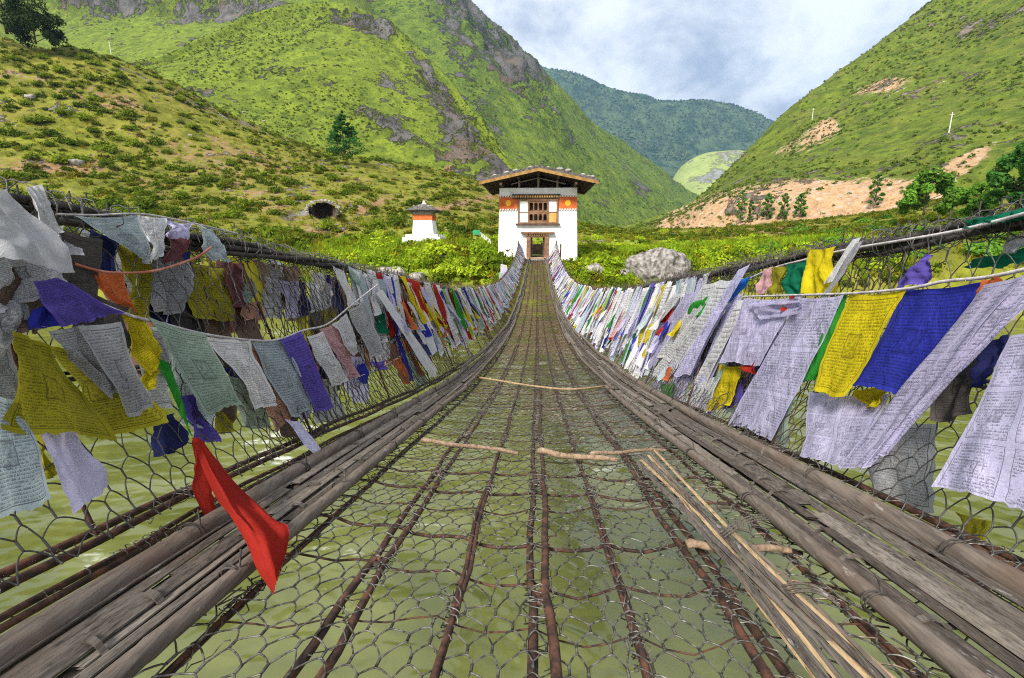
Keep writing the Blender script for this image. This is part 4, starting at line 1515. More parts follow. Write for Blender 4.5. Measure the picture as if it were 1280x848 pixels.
def flag_mesh(c4, nu, nv, amp, folds, seed, nrm, ragged=.012, pinch=0.0):
    """c4: TL,TR,BR,BL"""
    rng = np.random.default_rng(seed)
    u = np.linspace(0, 1, nu)[None, :]
    v = np.linspace(0, 1, nv)[:, None]
    TL, TR, BR, BL = [np.asarray(x, float) for x in c4]
    P = ((1 - u) * (1 - v))[..., None] * TL + (u * (1 - v))[..., None] * TR + (u * v)[..., None] * BR + ((1 - u) * v)[..., None] * BL
    size = np.linalg.norm(TL - BL)
    w_ = np.linalg.norm(TR - TL) + 1e-6
    ph = rng.uniform(0, 6.28, 5)
    ex = (TR - TL) / w_
    dn = (BL - TL) / (size + 1e-9)
    vv = v ** .6
    d = (np.sin(2 * PI * (folds * u + .35 * v) + ph[0]) * .6 + np.sin(2 * PI * (folds * 1.9 * u - .5 * v) + ph[1]) * .3 + np.sin(2 * PI * (.6 * u + .9 * v) + ph[2]) * .55) * (0.25 + .75 * vv)
    d = d + 0.9 * fbm(np.stack([u * 3.4 + 0 * v, v * 4.6 + 0 * u, 0 * u + 0 * v + seed * 1.7], -1), 4)
    P = P + d[..., None] * amp * np.asarray(nrm)
    # selvedge wander, pinched waist, ragged hem
    sway = amp * .8 * np.sin(2 * PI * v * .8 + ph[3]) * v
    P = P + (sway + 0 * u)[..., None] * ex
    cen = P.mean(1, keepdims=True)
    P = P + (cen - P) * (pinch * np.sin(v * PI) ** 1.2)[..., None]
    hem = (rng.uniform(-1, 1, nu) * min(ragged, .007))[None, :] * (v > .999) + .02 * size * np.sin(2 * PI * u + ph[4]) * v ** 3
    P = P + hem[..., None] * dn
    top = .03 * w_ * np.sin(PI * u) * (1 - v) ** 3
    P[..., 2] -= top
    uv = np.stack([u + 0 * v, 1 - v + 0 * u], -1).reshape(-1, 2)
    return P.reshape(-1, 3), grid_faces(nv, nu), uv


def flag(c4, colour, printed, label, side, nu=22, nv=28, amp=.022, folds=1.4, group=None, ragged=.005, pinch=0.0, name="prayer_flag"):
    NFLAG[0] += 1
    V, q, uv = flag_mesh(c4, nu, nv, amp, folds, NFLAG[0], (-side, .15, .1), ragged, pinch)
    org = np.asarray(c4[0], float)
    o = mk(name, V - org, [q], cloth(colour, printed), None, True, uv=uv)
    o.location = org
    tag(o, label, "prayer flag", group)
    return o


def hf(px, colour, label, x=1.42, xb=None, printed=True, **k):
    """hand-placed flag: pixel corners TL TR BR BL on the netting plane at |x|"""
    s = -1 if px[0][0] < 640 else 1
    xb = x - .07 if xb is None else xb
    xs = (x, x, xb, xb)
    if isinstance(xb, tuple):
        xs = (x, x, xb[0], xb[1])
    c4 = [atX(u, v, s * xx) for (u, v), xx in zip(px, xs)]
    return flag(c4, colour, printed, label, s, **k)


DRAPE = []
# ---- left side, hand placed
hf([(-70, 246), (12, 236), (96, 338), (-20, 318)], "grey", "big pale grey cloth sagging diagonally at the upper left edge", 1.40, printed=False, amp=.02)
hf([(32, 234), (50, 231), (80, 288), (60, 300)], "white", "twisted dirty white scarf knotted on the left hand cable", 1.48, 1.44, printed=False, amp=.012, folds=3, nu=10)
hf([(58, 296), (78, 282), (92, 322), (70, 322)], "grey", "crumpled grey scarf end hanging below the knotted white scarf", 1.46, 1.43, printed=False, folds=3, nu=10)
hf([(-30, 318), (40, 306), (96, 352), (0, 392)], "grey", "crumpled grey printed cloth under the big pale grey one", 1.43, 1.40, amp=.022)
hf([(-30, 380), (30, 372), (50, 410), (-10, 440)], "grey", "bunched grey rag at the left edge above the yellow cloth", 1.42, 1.38, amp=.02, folds=2)
hf([(42, 352), (72, 347), (156, 392), (76, 409)], "violet", "bright violet flag folded over the left string, above the grey printed one", 1.36, 1.33, amp=.010)
hf([(40, 388), (62, 376), (80, 408), (38, 412)], "blue", "dark blue fold peeping out below the violet flag", 1.385, 1.37, printed=False, amp=.012, nu=8, nv=8)
hf([(92, 270), (172, 269), (192, 331), (178, 322)], "bluewhite", "pale blue torn flag hanging from the short upper left string", 1.47, 1.45, amp=.016)
hf([(172, 268), (206, 273), (204, 318), (190, 330)], "white", "thin whitish flag next to the torn pale blue one, upper left", 1.475, 1.45)
hf([(205, 275), (241, 280), (236, 300), (212, 296)], "lilac", "short lilac flag above the dusky maroon one, upper left", 1.47, 1.46, nv=10)
hf([(207, 292), (236, 296), (236, 327), (208, 329)], "maroon", "dusky maroon flag between pale ones, upper left", 1.475, 1.47, nv=12)
hf([(246, 281), (266, 288), (291, 326), (266, 326)], "bluewhite", "pale blue flag blown right at the end of the upper left string", 1.47, 1.45)
hf([(92, 330), (150, 341), (168, 392), (140, 374)], "orange", "faded orange printed flag behind the violet one", 1.46, 1.44, amp=.016)
for px, c, lb in (([(150, 305), (190, 310), (188, 400), (158, 392)], "olive", "olive yellow flag outside the left netting beside the orange one"),
                  ([(187, 320), (236, 326), (236, 390), (190, 392)], "grey", "grey flag with a dark smudge outside the left netting"),
                  ([(238, 330), (285, 335), (290, 402), (245, 400)], "olive", "olive flag outside the left netting right of the smudged grey one"),
                  ([(282, 325), (304, 330), (306, 385), (286, 385)], "maroon", "dull brownish flag outside the left netting"),
                  ([(304, 350), (320, 352), (318, 378), (306, 378)], "sage", "small sage green flag outside the left netting"),
                  ([(304, 374), (328, 378), (330, 400), (308, 400)], "peach", "small dusty peach flag outside the left netting"),
                  ([(328, 345), (352, 350), (352, 398), (330, 398)], "grey", "grey flag outside the left netting right of the peach one"),
                  ([(352, 350), (372, 352), (374, 396), (356, 398)], "lilac", "dull lilac flag outside the left netting"),
                  ([(373, 352), (384, 353), (386, 394), (376, 396)], "navy", "narrow navy flag outside the left netting"),
                  ([(385, 352), (412, 354), (414, 385), (388, 392)], "grey", "last grey flag outside the left netting before the white rags"),
                  ([(110, 285), (150, 300), (150, 360), (112, 340)], "navy", "dark navy rag outside the netting behind the torn pale blue flag")):
    hf(px, c, lb, 1.60, 1.56, nu=10, nv=14)
for px, c, lb, xx in (([(64, 284), (132, 300), (124, 402), (58, 384)], "soot", "dark sooty cloth behind the violet flag at the left", 1.47),
                  ([(98, 362), (162, 384), (152, 446), (96, 436)], "soot", "dark sooty rag between the violet flag and the grey printed one", 1.45),
                  ([(-30, 436), (14, 428), (34, 528), (-30, 520)], "grey", "grey crumpled rag at the left edge behind the yellow cloth", 1.42),
                  ([(0, 330), (56, 340), (50, 420), (-10, 410)], "brown", "brown rag in the tangle at the left edge", 1.45),
                  ([(164, 398), (206, 412), (226, 510), (180, 512)], "grey", "grey printed cloth behind the short yellow flag", 1.43),
                  ([(210, 440), (262, 462), (268, 540), (226, 530)], "bluewhite", "faded bluish cloth behind the pale green printed flag", 1.44),
                  ([(286, 470), (330, 476), (336, 536), (296, 532)], "sage", "faded sage rag behind the grey white printed flag", 1.45),
                  ([(338, 486), (372, 490), (380, 548), (348, 546)], "brown", "brown rag behind the long peach flag's hem", 1.45),
                  ([(384, 470), (420, 474), (432, 526), (400, 530)], "grey", "small grey rag under the violet printed flag", 1.44),
                  ([(420, 440), (452, 446), (464, 500), (436, 506)], "lilac", "pale rag under the salmon pink flag", 1.44)):
    hf(px, c, lb, xx, xx - .05, nu=12, nv=16, amp=.022)
# main left string
hf([(12, 412), (62, 432), (150, 553), (20, 537)], "olive", "large mustard yellow printed cloth billowing at the far left", 1.35, 1.30, amp=.018)
hf([(55, 430), (102, 438), (209, 519), (132, 551)], "olive", "second mustard yellow fold curling behind the grey printed flag", 1.37, 1.33, amp=.03, folds=1.1)
hf([(60, 414), (102, 406), (152, 490), (134, 497)], "grey", "grey printed flag left of the similar longer one", 1.36, 1.33)
hf([(98, 407), (152, 402), (186, 512), (164, 522)], "grey", "long grey printed flag with rounded end over the yellow cloth", 1.335, 1.30, amp=.010)
hf([(152, 393), (176, 394), (198, 436), (186, 470)], "yellow", "short yellow flag beside the long grey printed one", 1.38, 1.35, amp=.016)
hf([(178, 432), (198, 436), (192, 488), (184, 486)], "yellow", "small yellow printed rag below the short yellow flag", 1.39, 1.36, nu=8)
hf([(190, 444), (212, 454), (230, 520), (241, 549)], "green", "narrow green scarf hanging above the red flag", 1.37, 1.31, printed=False, amp=.008, nu=8)
hf([(222, 495), (240, 493), (268, 553), (242, 556)], "violet", "washed blue flag beside the narrow green scarf", 1.39, 1.35)
hf([(190, 520), (222, 516), (226, 560), (198, 572)], "navy", "dark blue rag end curling under the yellow cloth", 1.39, 1.35, amp=.025, nu=10)
hf([(184, 396), (256, 418), (306, 505), (258, 519)], "sage", "pale green printed flag with a framed picture on the left string", 1.37, 1.32, amp=.010)
hf([(257, 419), (311, 425), (344, 506), (325, 511)], "white", "grey white printed flag right of the pale green one", 1.375, 1.33)
hf([(311, 432), (328, 436), (369, 522), (338, 541)], "peach", "long peach printed flag on the left string", 1.40, 1.35)
hf([(314, 425), (352, 424), (393, 513), (362, 522)], "bluewhite", "bluish white flag over the peach one on the left string", 1.38, 1.335, amp=.016)
hf([(351, 424), (377, 414), (417, 510), (396, 517)], "violet", "violet printed flag halfway along the left string", 1.36, 1.32, amp=.010)
hf([(383, 421), (403, 414), (436, 477), (414, 485)], "white", "white printed flag right of the violet one", 1.38, 1.34)
hf([(402, 411), (419, 404), (450, 470), (438, 474)], "pink", "salmon pink flag right of the white printed one", 1.38, 1.34)
hf([(416, 405), (434, 392), (448, 436), (440, 446)], "white", "short white flag near the upper end of the left string", 1.37, 1.34)
hf([(436, 388), (454, 376), (481, 440), (464, 447)], "grey", "grey flag with dark marks at the upper end of the left string", 1.38, 1.35)
hf([(360, 490), (382, 488), (394, 520), (374, 526)], "lilac", "small pale flag on the low left string under the violet one", 1.40, 1.36, nu=8, nv=10)
hf([(355, 524), (376, 527), (412, 575), (395, 573)], "lilac", "grey lilac rag trailing onto the left bamboo matting", 1.33, 1.10, amp=.010)
hf([(-20, 490), (18, 500), (70, 621), (-20, 660)], "bluewhite", "translucent white printed flag at the left edge over the water", 1.33, 1.28, amp=.012)
hf([(48, 530), (95, 541), (134, 606), (94, 645)], "lilac", "plain pale grey flag hanging low on the left netting", 1.34, 1.29, printed=False, amp=.012)
hf([(40, 528), (52, 530), (66, 592), (58, 600)], "olive", "narrow yellow strip hanging through the netting at the left", 1.45, 1.42, printed=False, nu=6)
rf = hf([(240, 549), (250, 553), (272, 640), (256, 646)], "red", "small red flap hanging from the tip of the big red flag", 1.30, 1.22, nu=8, printed=False)
DRAPE.append(1)
hf([(253, 508), (275, 508), (290, 540), (262, 545)], "olive", "small olive flag outside the netting under the pale green one", 1.5, 1.48, nu=8, nv=10)
hf([(470, 366), (478, 362), (548, 465), (540, 472)], "white", "very long white streamer slanting down the left netting", 1.42, 1.2, printed=False, nu=8, nv=26, amp=.012)
hf([(416, 332), (430, 338), (446, 380), (438, 384)], "white", "white rag over the left hand cable above the string's end", 1.50, 1.48, printed=False, nu=8)
hf([(436, 336), (450, 343), (462, 372), (452, 368)], "sage", "sage green rag over the left hand cable", 1.50, 1.48, printed=False, nu=8)
hf([(466, 348), (474, 352), (478, 388), (468, 395)], "white", "white rag next to the long streamer", 1.47, 1.45, printed=False, nu=8)
hf([(474, 388), (480, 392), (486, 420), (470, 414)], "darkgreen", "small dark green flag below the long streamer's top", 1.45, 1.42, printed=False, nu=8)
hf([(460, 342), (478, 350), (490, 388), (482, 390)], "bluewhite", "pale blue white flag on the left cable before the blue one", 1.49, 1.46, nu=8)
hf([(508, 414), (520, 418), (532, 446), (520, 452)], "brightblue", "sky blue flag on the low left string", 1.40, 1.36, nu=8)
hf([(522, 418), (536, 418), (546, 440), (536, 446)], "brightblue", "second sky blue flag, nearer the white one on the low left string", 1.40, 1.36, nu=8)
hf([(529, 408), (544, 404), (552, 436), (540, 440)], "white", "white flag right of the two sky blue ones", 1.39, 1.35, nu=8)
hf([(502, 442), (514, 438), (534, 478), (524, 484)], "sage", "green printed flag low on the left netting by the matting", 1.38, 1.32, nu=10)
hf([(490, 450), (504, 444), (518, 476), (506, 482)], "orange", "rust orange flag left of the low green printed one", 1.39, 1.33, nu=10)
hf([(462, 452), (482, 450), (484, 462), (470, 464)], "violet", "tiny violet flag on the low left string", 1.40, 1.38, nu=8, nv=8)
hf([(446, 456), (456, 454), (462, 478), (450, 480)], "blue", "tiny blue flag low on the left string", 1.41, 1.38, nu=8, nv=8)

# the big red flag lies over both poles: its own draped surface
ctl = [[atX(240, 548, -1.30), atX(245, 548, -1.295), atX(250, 550, -1.29), atX(254, 552, -1.28)],
       [deck_pt(261, 605, .17), deck_pt(268, 598, .20), deck_pt(276, 596, .17), deck_pt(286, 597, .16)],
       [deck_pt(288, 647, .125), deck_pt(296, 640, .15), deck_pt(306, 630, .13), deck_pt(318, 626, .12)],
       [deck_pt(308, 680, .10), deck_pt(320, 668, .13), deck_pt(334, 660, .105), deck_pt(346, 652, .10)],
       [deck_pt(324, 715, .07), deck_pt(338, 700, .11), deck_pt(350, 684, .085), deck_pt(362, 664, .09)],
       [deck_pt(341, 744, .03), deck_pt(346, 728, .07), deck_pt(351, 712, .05), deck_pt(358, 692, .06)]]
G = cr(np.swapaxes(cr(np.array(ctl), 44), 0, 1), 28)
G = np.swapaxes(G, 0, 1).copy()
uu, vv = np.meshgrid(np.linspace(0, 1, 28), np.linspace(0, 1, 44))
en = .25 + .75 * np.sin(vv * PI)
G[..., 2] += en * (.011 * np.abs(np.sin(uu * 9 + vv * 4 + 1)) ** .7 + .012 * fbm(np.stack([uu * 6, vv * 7, 0 * uu], -1), 4))
G[..., 0] += en * .010 * fbm(np.stack([uu * 5 + 9, vv * 6, 0 * uu], -1), 3)
G[-1, :, 2] += .006 * np.sin(np.arange(28) * 2.4)
o = mk("prayer_flag", G.reshape(-1, 3), [grid_faces(44, 28)], cloth("red", False), None, True, uv=np.stack([uu, 1 - vv], -1).reshape(-1, 2))
tag(o, "big plain red flag draped over the left bamboo poles", "prayer flag")

# ---- right side, hand placed
hf([(1134, 362), (1229, 352), (1138, 500), (1064, 479)], "blue", "large royal blue printed flag on the right string", 1.385, 1.33, amp=.012)
hf([(1060, 368), (1135, 362), (1054, 497), (1016, 490)], "yellow", "large bright yellow printed flag left of the royal blue one", 1.375, 1.31, amp=.011)
hf([(1048, 370), (1062, 368), (1018, 476), (996, 476)], "green", "green flag peeping out left of the large yellow one", 1.39, 1.35, printed=False)
hf([(1228, 356), (1285, 342), (1082, 588), (1050, 582)], "lilac", "long whitish printed streamer slanting down from the right string", 1.325, 1.24, nv=32, amp=.012)
hf([(1270, 350), (1330, 335), (1110, 560), (1082, 588)], "lilac", "second whitish printed streamer twisted along the first one", 1.335, 1.25, nv=32, amp=.016, folds=2.2)
hf([(1262, 420), (1360, 395), (1350, 660), (1168, 606)], "lilac", "largest pale lilac printed flag at the right edge over the matting", 1.33, 1.27, nu=20, nv=28, amp=.014, ragged=.02)
hf([(1225, 430), (1262, 418), (1240, 480), (1215, 485)], "navy", "dark blue rag behind the largest pale flag", 1.42, 1.40, printed=False, nu=10)
hf([(1012, 490), (1112, 492), (1072, 584), (1000, 572)], "lilac", "white printed flag hanging under the yellow and blue ones", 1.40, 1.28, amp=.010, ragged=.02)
hf([(1068, 488), (1105, 482), (1100, 508), (1078, 512)], "yellow", "small yellow printed flag between the blue and the white ones", 1.385, 1.36, nu=8, nv=8)
hf([(930, 372), (1002, 369), (948, 456), (902, 454)], "lilac", "white printed flag at the left end of the right string", 1.37, 1.34, amp=.012)
hf([(1000, 372), (1054, 369), (968, 549), (908, 530)], "lilac", "long white printed flag beside the green one on the right string", 1.36, 1.31, nv=26, amp=.014, ragged=.015)
hf([(936, 380), (952, 400), (1008, 392), (996, 374)], "lilac", "crossed white fold over the long white printed flag", 1.345, 1.34, amp=.014, nv=12)
hf([(1012, 312), (1046, 308), (1036, 366), (1004, 368)], "yellow", "plain yellow flag below the right hand cable", 1.44, 1.42, printed=False)
hf([(984, 330), (1012, 324), (1004, 368), (978, 369)], "darkgreen", "dark green flag left of the plain yellow one", 1.445, 1.42, printed=False)
hf([(966, 334), (984, 331), (978, 366), (960, 368)], "olive", "faded olive flag left of the dark green one", 1.45, 1.43, nu=8)
hf([(954, 336), (968, 333), (958, 366), (946, 370)], "pink", "pink flag left of the faded olive one", 1.45, 1.43, nu=8, printed=False)
hf([(916, 350), (942, 344), (922, 370), (897, 386)], "brightblue", "bright blue flag blown left under the right hand cable", 1.44, 1.40, printed=False, nu=10)
hf([(1160, 318), (1164, 319), (1162, 348), (1114, 360)], "violet", "violet triangle of cloth on the netting above the blue flag", 1.45, 1.42, printed=False, nu=10)
hf([(1228, 350), (1250, 346), (1240, 374), (1222, 380)], "orange", "small orange red flag at the right end of the blue one", 1.35, 1.34, printed=False, nu=8, nv=8)
hf([(1205, 276), (1300, 250), (1300, 268), (1206, 290)], "darkgreen", "green scarf stretched along the right hand cable", 1.49, 1.47, printed=False, folds=3, nv=8)
hf([(1214, 324), (1300, 305), (1300, 325), (1212, 338)], "darkgreen", "dull green cloth stretched outside the right netting", 1.60, 1.58, printed=False, nv=8)
hf([(1262, 296), (1276, 293), (1274, 312), (1262, 316)], "white", "small white rag on the netting at the right edge", 1.55, 1.54, printed=False, nu=6, nv=6)
hf([(932, 446), (948, 440), (943, 470), (926, 462)], "red", "small red flag showing between the white printed ones", 1.355, 1.35, printed=False, nu=8, nv=8)
hf([(985, 370), (996, 370), (990, 388), (980, 390)], "red", "tiny red tab under the right string", 1.365, 1.36, printed=False, nu=6, nv=6)
hf([(898, 455), (930, 458), (914, 506), (884, 516)], "yellow", "yellow printed flag under the white one on the right", 1.39, 1.34)
hf([(906, 425), (926, 420), (898, 490), (874, 500)], "sage", "pale green printed flag behind the yellow printed one", 1.41, 1.37)
hf([(886, 500), (905, 480), (884, 528), (862, 552)], "violet", "violet flag end hanging low by the right matting", 1.37, 1.30, nu=10, amp=.02)
hf([(918, 480), (936, 470), (924, 504), (906, 512)], "violet", "violet scrap under the yellow printed flag", 1.40, 1.38, nu=8, nv=8)
hf([(868, 372), (890, 370), (878, 394), (858, 398)], "green", "small bright green flag amid the white streamers", 1.40, 1.38, printed=False, nu=8, nv=8)
hf([(846, 400), (860, 397), (854, 416), (840, 420)], "red", "small red flag amid the white streamers", 1.40, 1.38, printed=False, nu=8, nv=8)
hf([(826, 385), (840, 384), (832, 404), (820, 402)], "red", "bright red flag farther along the right row", 1.42, 1.40, printed=False, nu=8, nv=8)
hf([(1070, 304), (1080, 300), (1022, 396), (1010, 398)], "grey", "grey bundle of ribbons hanging from the right hand cable", 1.42, 1.36, printed=False, folds=4, nu=12, nv=20, amp=.008)
hf([(1065, 300), (1076, 296), (1040, 352), (1028, 356)], "white", "white ribbons knotted on the right hand cable", 1.44, 1.41, printed=False, folds=4, nu=10, amp=.008)
wh = [((922, 338), (938, 330), (860, 470), (842, 470), "lilac"), ((900, 350), (918, 350), (832, 480), (812, 470), "white"), ((880, 356), (900, 350), (838, 452), (822, 446), "white"),
      ((912, 372), (930, 366), (868, 530), (848, 534), "lilac"), ((922, 376), (936, 372), (850, 548), (836, 540), "white"), ((896, 384), (912, 380), (842, 510), (822, 506), "lilac"),
      ((858, 366), (876, 362), (816, 462), (800, 456), "lilac"), ((842, 368), (856, 364), (798, 440), (786, 436), "white"), ((866, 400), (882, 396), (828, 490), (814, 486), "lilac")]
for i, (a, b_, c_, d_, cc) in enumerate(wh):
    hf([a, b_, c_, d_], cc, "long whitish printed streamer in the bunch left of the bright blue flag", 1.38 + .012 * (i % 4), 1.31 + .01 * (i % 3), nv=22, nu=10, amp=.012, folds=1.2, group="white streamers on the right netting")
hf([(826, 480), (845, 478), (838, 510), (822, 512)], "green", "green rag at the foot of the white streamers", 1.33, 1.28, printed=False, nu=8, nv=8)
hf([(828, 500), (848, 496), (840, 540), (826, 536)], "peach", "salmon rag at the foot of the white streamers", 1.33, 1.27, printed=False, nu=8, nv=8)

for px, c, lb, xx in (([(1082, 524), (1172, 530), (1164, 640), (1094, 622)], "grey", "grey printed cloth outside the netting below the streamers", 1.50),
                  ([(1196, 640), (1240, 652), (1236, 700), (1204, 690)], "olive", "ochre scrap low outside the right netting", 1.46),
                  ([(1180, 440), (1226, 430), (1216, 520), (1168, 530)], "soot", "dark cloth behind the whitish streamers", 1.47),
                  ([(940, 470), (1000, 480), (980, 560), (930, 548)], "sage", "faded pale green cloth behind the long white printed flag", 1.45),
                  ([(868, 470), (900, 470), (872, 552), (846, 548)], "white", "white twisted cloth end hanging to the right matting", 1.36),
                  ([(842, 470), (862, 474), (842, 540), (826, 534)], "lilac", "pale printed cloth end beside the white twisted one", 1.38)):
    hf(px, c, lb, xx, xx - .08, nu=12, nv=16, amp=.02)

# ---- crowded rows further along
LABELS = {"white": "white", "lilac": "pale lilac white", "grey": "grey", "blue": "dark blue", "red": "red", "green": "green", "yellow": "yellow", "orange": "orange", "sage": "pale green",
          "bluewhite": "pale blue white", "violet": "violet", "pink": "pink", "lime": "lime green", "brightblue": "sky blue", "peach": "peach", "darkgreen": "dark green", "olive": "olive", "maroon": "maroon", "navy": "navy", "brown": "brown", "soot": "sooty dark"}
cands = []
for s in (-1, 1):
    rng = np.random.default_rng(90 + s)
    y = 3.6 if s < 0 else 2.5
    k = 0
    cyc = ["blue", "white", "red", "green", "yellow", "blue", "white", "red", "lime", "blue", "red", "yellow"]
    while y < 37.6:
        near = y < 11
        if s < 0:
            if 4.0 < y < 13 and rng.uniform() < .72:
                c = cyc[k % len(cyc)]
            else:
                c = rng.choice(["white", "lilac", "bluewhite", "white", "peach", "sage", "orange", "grey", "pink"], p=[.36, .17, .12, .1, .06, .06, .04, .05, .04])
        else:
            c = rng.choice(["white", "lilac", "bluewhite", "red", "yellow", "green", "blue", "violet", "orange", "lime", "pink"], p=[.46, .2, .12, .04, .04, .03, .03, .02, .02, .02, .02])
        k += 1
        top = floor_z(y) + rail_h(y) * (.74 if s > 0 and y < 4 else 1) + (rng.uniform(-.05, .045) if y < 8 else rng.uniform(-.02, .09))
        wd = rng.uniform(.14, .30)
        ln = rail_h(y) * (rng.uniform(.42, .78) if s < 0 else rng.uniform(.62, 1.0))
        bl = rng.uniform(.12, .40)
        xo = 1.53 - rng.uniform(0, .07)
        xb = xo + (net_bottom(y) - xo) * min(1, ln / rail_h(y)) * rng.uniform(.75, 1.1)
        if y < 4.8:
            xo, xb = max(xo, 1.50), max(xb, 1.46)
        if s > 0 and y < 4.6:
            ln *= .8
        cands.append((y, s, c, top, wd, ln, bl, xo, xb, rng.uniform() < .6))
        y += rng.uniform(.06, .10)
    # second, lower row
    y = 4.3
    while y < 36:
        c = rng.choice(["white", "lilac", "bluewhite", "blue", "orange", "red", "yellow", "violet", "green", "pink", "grey"], p=[.34, .16, .1, .09, .06, .05, .05, .06, .04, .03, .02])
        top = floor_z(y) + rail_h(y) * rng.uniform(.45, .8)
        wd = rng.uniform(.08, .17)
        ln = rng.uniform(.25, .5)
        cands.append((y, s, c, top, wd, ln, rng.uniform(.06, .22), net_bottom(y) + (1.5 - net_bottom(y)) * .75, net_bottom(y) + (1.5 - net_bottom(y)) * .35, rng.uniform() < .5))
        y += rng.uniform(.07, .15)
rng = np.random.default_rng(123)
y = 1.55
while y < 6.3:          # old dull rags outside the left netting, behind the fresher strings
    for hh_ in (.99, .78, .56):
        c = rng.choice(["grey", "olive", "maroon", "navy", "brown", "soot", "peach", "soot", "brown"])
        if rng.uniform() < .9:
            yy = y + rng.uniform(0, .1)
            ln = rng.uniform(.28, .42)
            cands.append((yy - 3, -1, c, floor_z(yy) + rail_h(yy) * hh_ - rng.uniform(0, .08), rng.uniform(.16, .28), ln, rng.uniform(-.02, .12), 1.63, 1.63 - .25 * (1 - hh_), rng.uniform() < .5))
    y += rng.uniform(.14, .21)
cands.sort()
left_over = {-1: [], 1: []}
budget = 300 - NFLAG[0]
for i, (y, s, c, top, wd, ln, bl, xo, xb, pr_) in enumerate(cands):
    f = 1.0
    dull = xo > 1.6
    if dull:
        y += 3
    z2 = lambda yy: floor_z(yy) - floor_z(y)
    c4 = [(s * xo * f, y, top), (s * xo * f, y + wd, top + z2(y + wd)), (s * xb * f, y + wd * .85 + bl, top - ln + z2(y + bl)), (s * xb * f, y + bl, top - ln + z2(y + bl))]
    if i < budget:
        side = "left" if s < 0 else "right"
        if dull:
            flag(c4, c, pr_, "dull old %s rag hanging outside the left netting" % LABELS[c], s, nu=8, nv=10, amp=.02, folds=1.1, group="old rags outside the left netting")
        else:
            flag(c4, c, pr_, "%s prayer flag in the crowded row along the %s netting" % (LABELS[c], side), s, nu=8, nv=12, amp=.026, folds=1.1, group="crowded prayer flags on the %s netting" % side, ragged=.02)
    else:
        NFLAG[0] += 1
        V, q, uv = flag_mesh(c4, 4, 6, .03, .9, NFLAG[0], (-s, .1, .1), .02)
        left_over[s].append((V, q, uv, c))
for s in (-1, 1):
    names = sorted(set(x[3] for x in left_over[s]))
    Vs, Qs, Us, Ms, nv = [], [], [], [], 0
    for V, q, uv, c in left_over[s]:
        Vs.append(V)
        Qs.append(q + nv)
        Us.append(uv)
        Ms.append(np.full(len(q), names.index(c)))
        nv += len(V)
    o = mk("distant_prayer_flags", np.concatenate(Vs), [np.concatenate(Qs)], None, None, True, uv=np.concatenate(Us), mats=[cloth(c, True) for c in names], fmat=np.concatenate(Ms))
    o["kind"] = "stuff"


# ---- strings
def string(pts, x, r, label, mat, n=40):
    s = -1 if pts[0][0] < 640 else 1
    C = np.array([atX(u, v, s * (x if np.isscalar(x) else x[i])) for i, (u, v) in enumerate(pts)])
    o = MB().tubes(cr(C, n), r, 6).build("flag_string", mat, None, True)
    tag(o, label, "string")
    return o


M_STRING = m_rough("string_cloth", (.30, .27, .27), (.5, .47, .48), 30, .9)
M_STRINGR = m_rough("red_string_cloth", (.30, .09, .05), (.45, .2, .14), 12, .9)
string([(60, 352), (155, 392), (200, 404), (256, 418), (310, 425), (346, 425), (380, 413), (410, 405), (440, 381), (472, 356)], 1.375, .0058, "main cloth edged flag string swagged along the left netting", M_STRING)
string([(70, 268), (120, 269), (180, 268), (240, 279), (296, 292)], 1.475, .0035, "short upper flag string at the left", M_STRING)
string([(92, 330), (130, 340), (172, 341), (205, 336), (245, 322), (264, 309)], 1.43, .005, "orange and green ribbon looped across the left netting", M_STRINGR)
string([(350, 492), (420, 480), (470, 462), (505, 442), (540, 410)], 1.395, .004, "thin low flag string on the left netting", M_STRING)
string([(930, 371), (1000, 369), (1064, 367), (1135, 361), (1180, 352), (1232, 347), (1290, 335), (1340, 322)], 1.372, .0062, "main flag string across the right netting", M_STRING)
string([(900, 366), (960, 338), (1010, 324), (1060, 312), (1120, 302), (1200, 288), (1300, 262)], 1.46, .006, "upper flag string just below the right hand cable", M_STRING)

# ------------------------------------------------------------------ gatehouse
M_WHITE = m_rough("whitewash", (.66, .62, .56), (.87, .86, .84), 1.1, .9, bump=.3, bd=.03, lo=.3, hi=.6)
M_REDBAND = m_rough("red_ochre", (.50, .10, .025), (.60, .15, .04), 3, .85)
M_SUNDISC = m_rough("yellow_paint", (.85, .42, .02), (.92, .5, .03), 5, .7)
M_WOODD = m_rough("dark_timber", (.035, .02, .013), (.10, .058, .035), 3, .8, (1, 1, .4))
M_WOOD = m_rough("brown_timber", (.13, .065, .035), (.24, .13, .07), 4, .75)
M_BARGE = m_rough("ochre_board", (.19, .10, .025), (.31, .175, .05), 3, .7)
M_DENT = m_rough("painted_dentil", (.50, .24, .05), (.62, .36, .10), 6, .7)
M_DENTW = m_rough("white_dentil", (.62, .58, .55), (.8, .78, .75), 6, .8)
M_ORANGE = m_rough("orange_panel", (.52, .21, .05), (.66, .32, .09), 4, .8)
M_SHINGLE = m_rough("roof_shingle", (.045, .04, .036), (.14, .125, .11), 5, .9, (1, .4, 1), bump=.8, bd=.05)
GY, GD = 40.0, 5.4
gate = empty("gatehouse", (0, GY, -1.5))
tag(gate, "whitewashed gatehouse with red band and wide gabled roof at the bridge end", "gatehouse")
gz = -1.5
Z = lambda z: z - gz      # local z


def hwz(z):   # battered half width at local z
    return 3.42 - .22 * z / 5.8


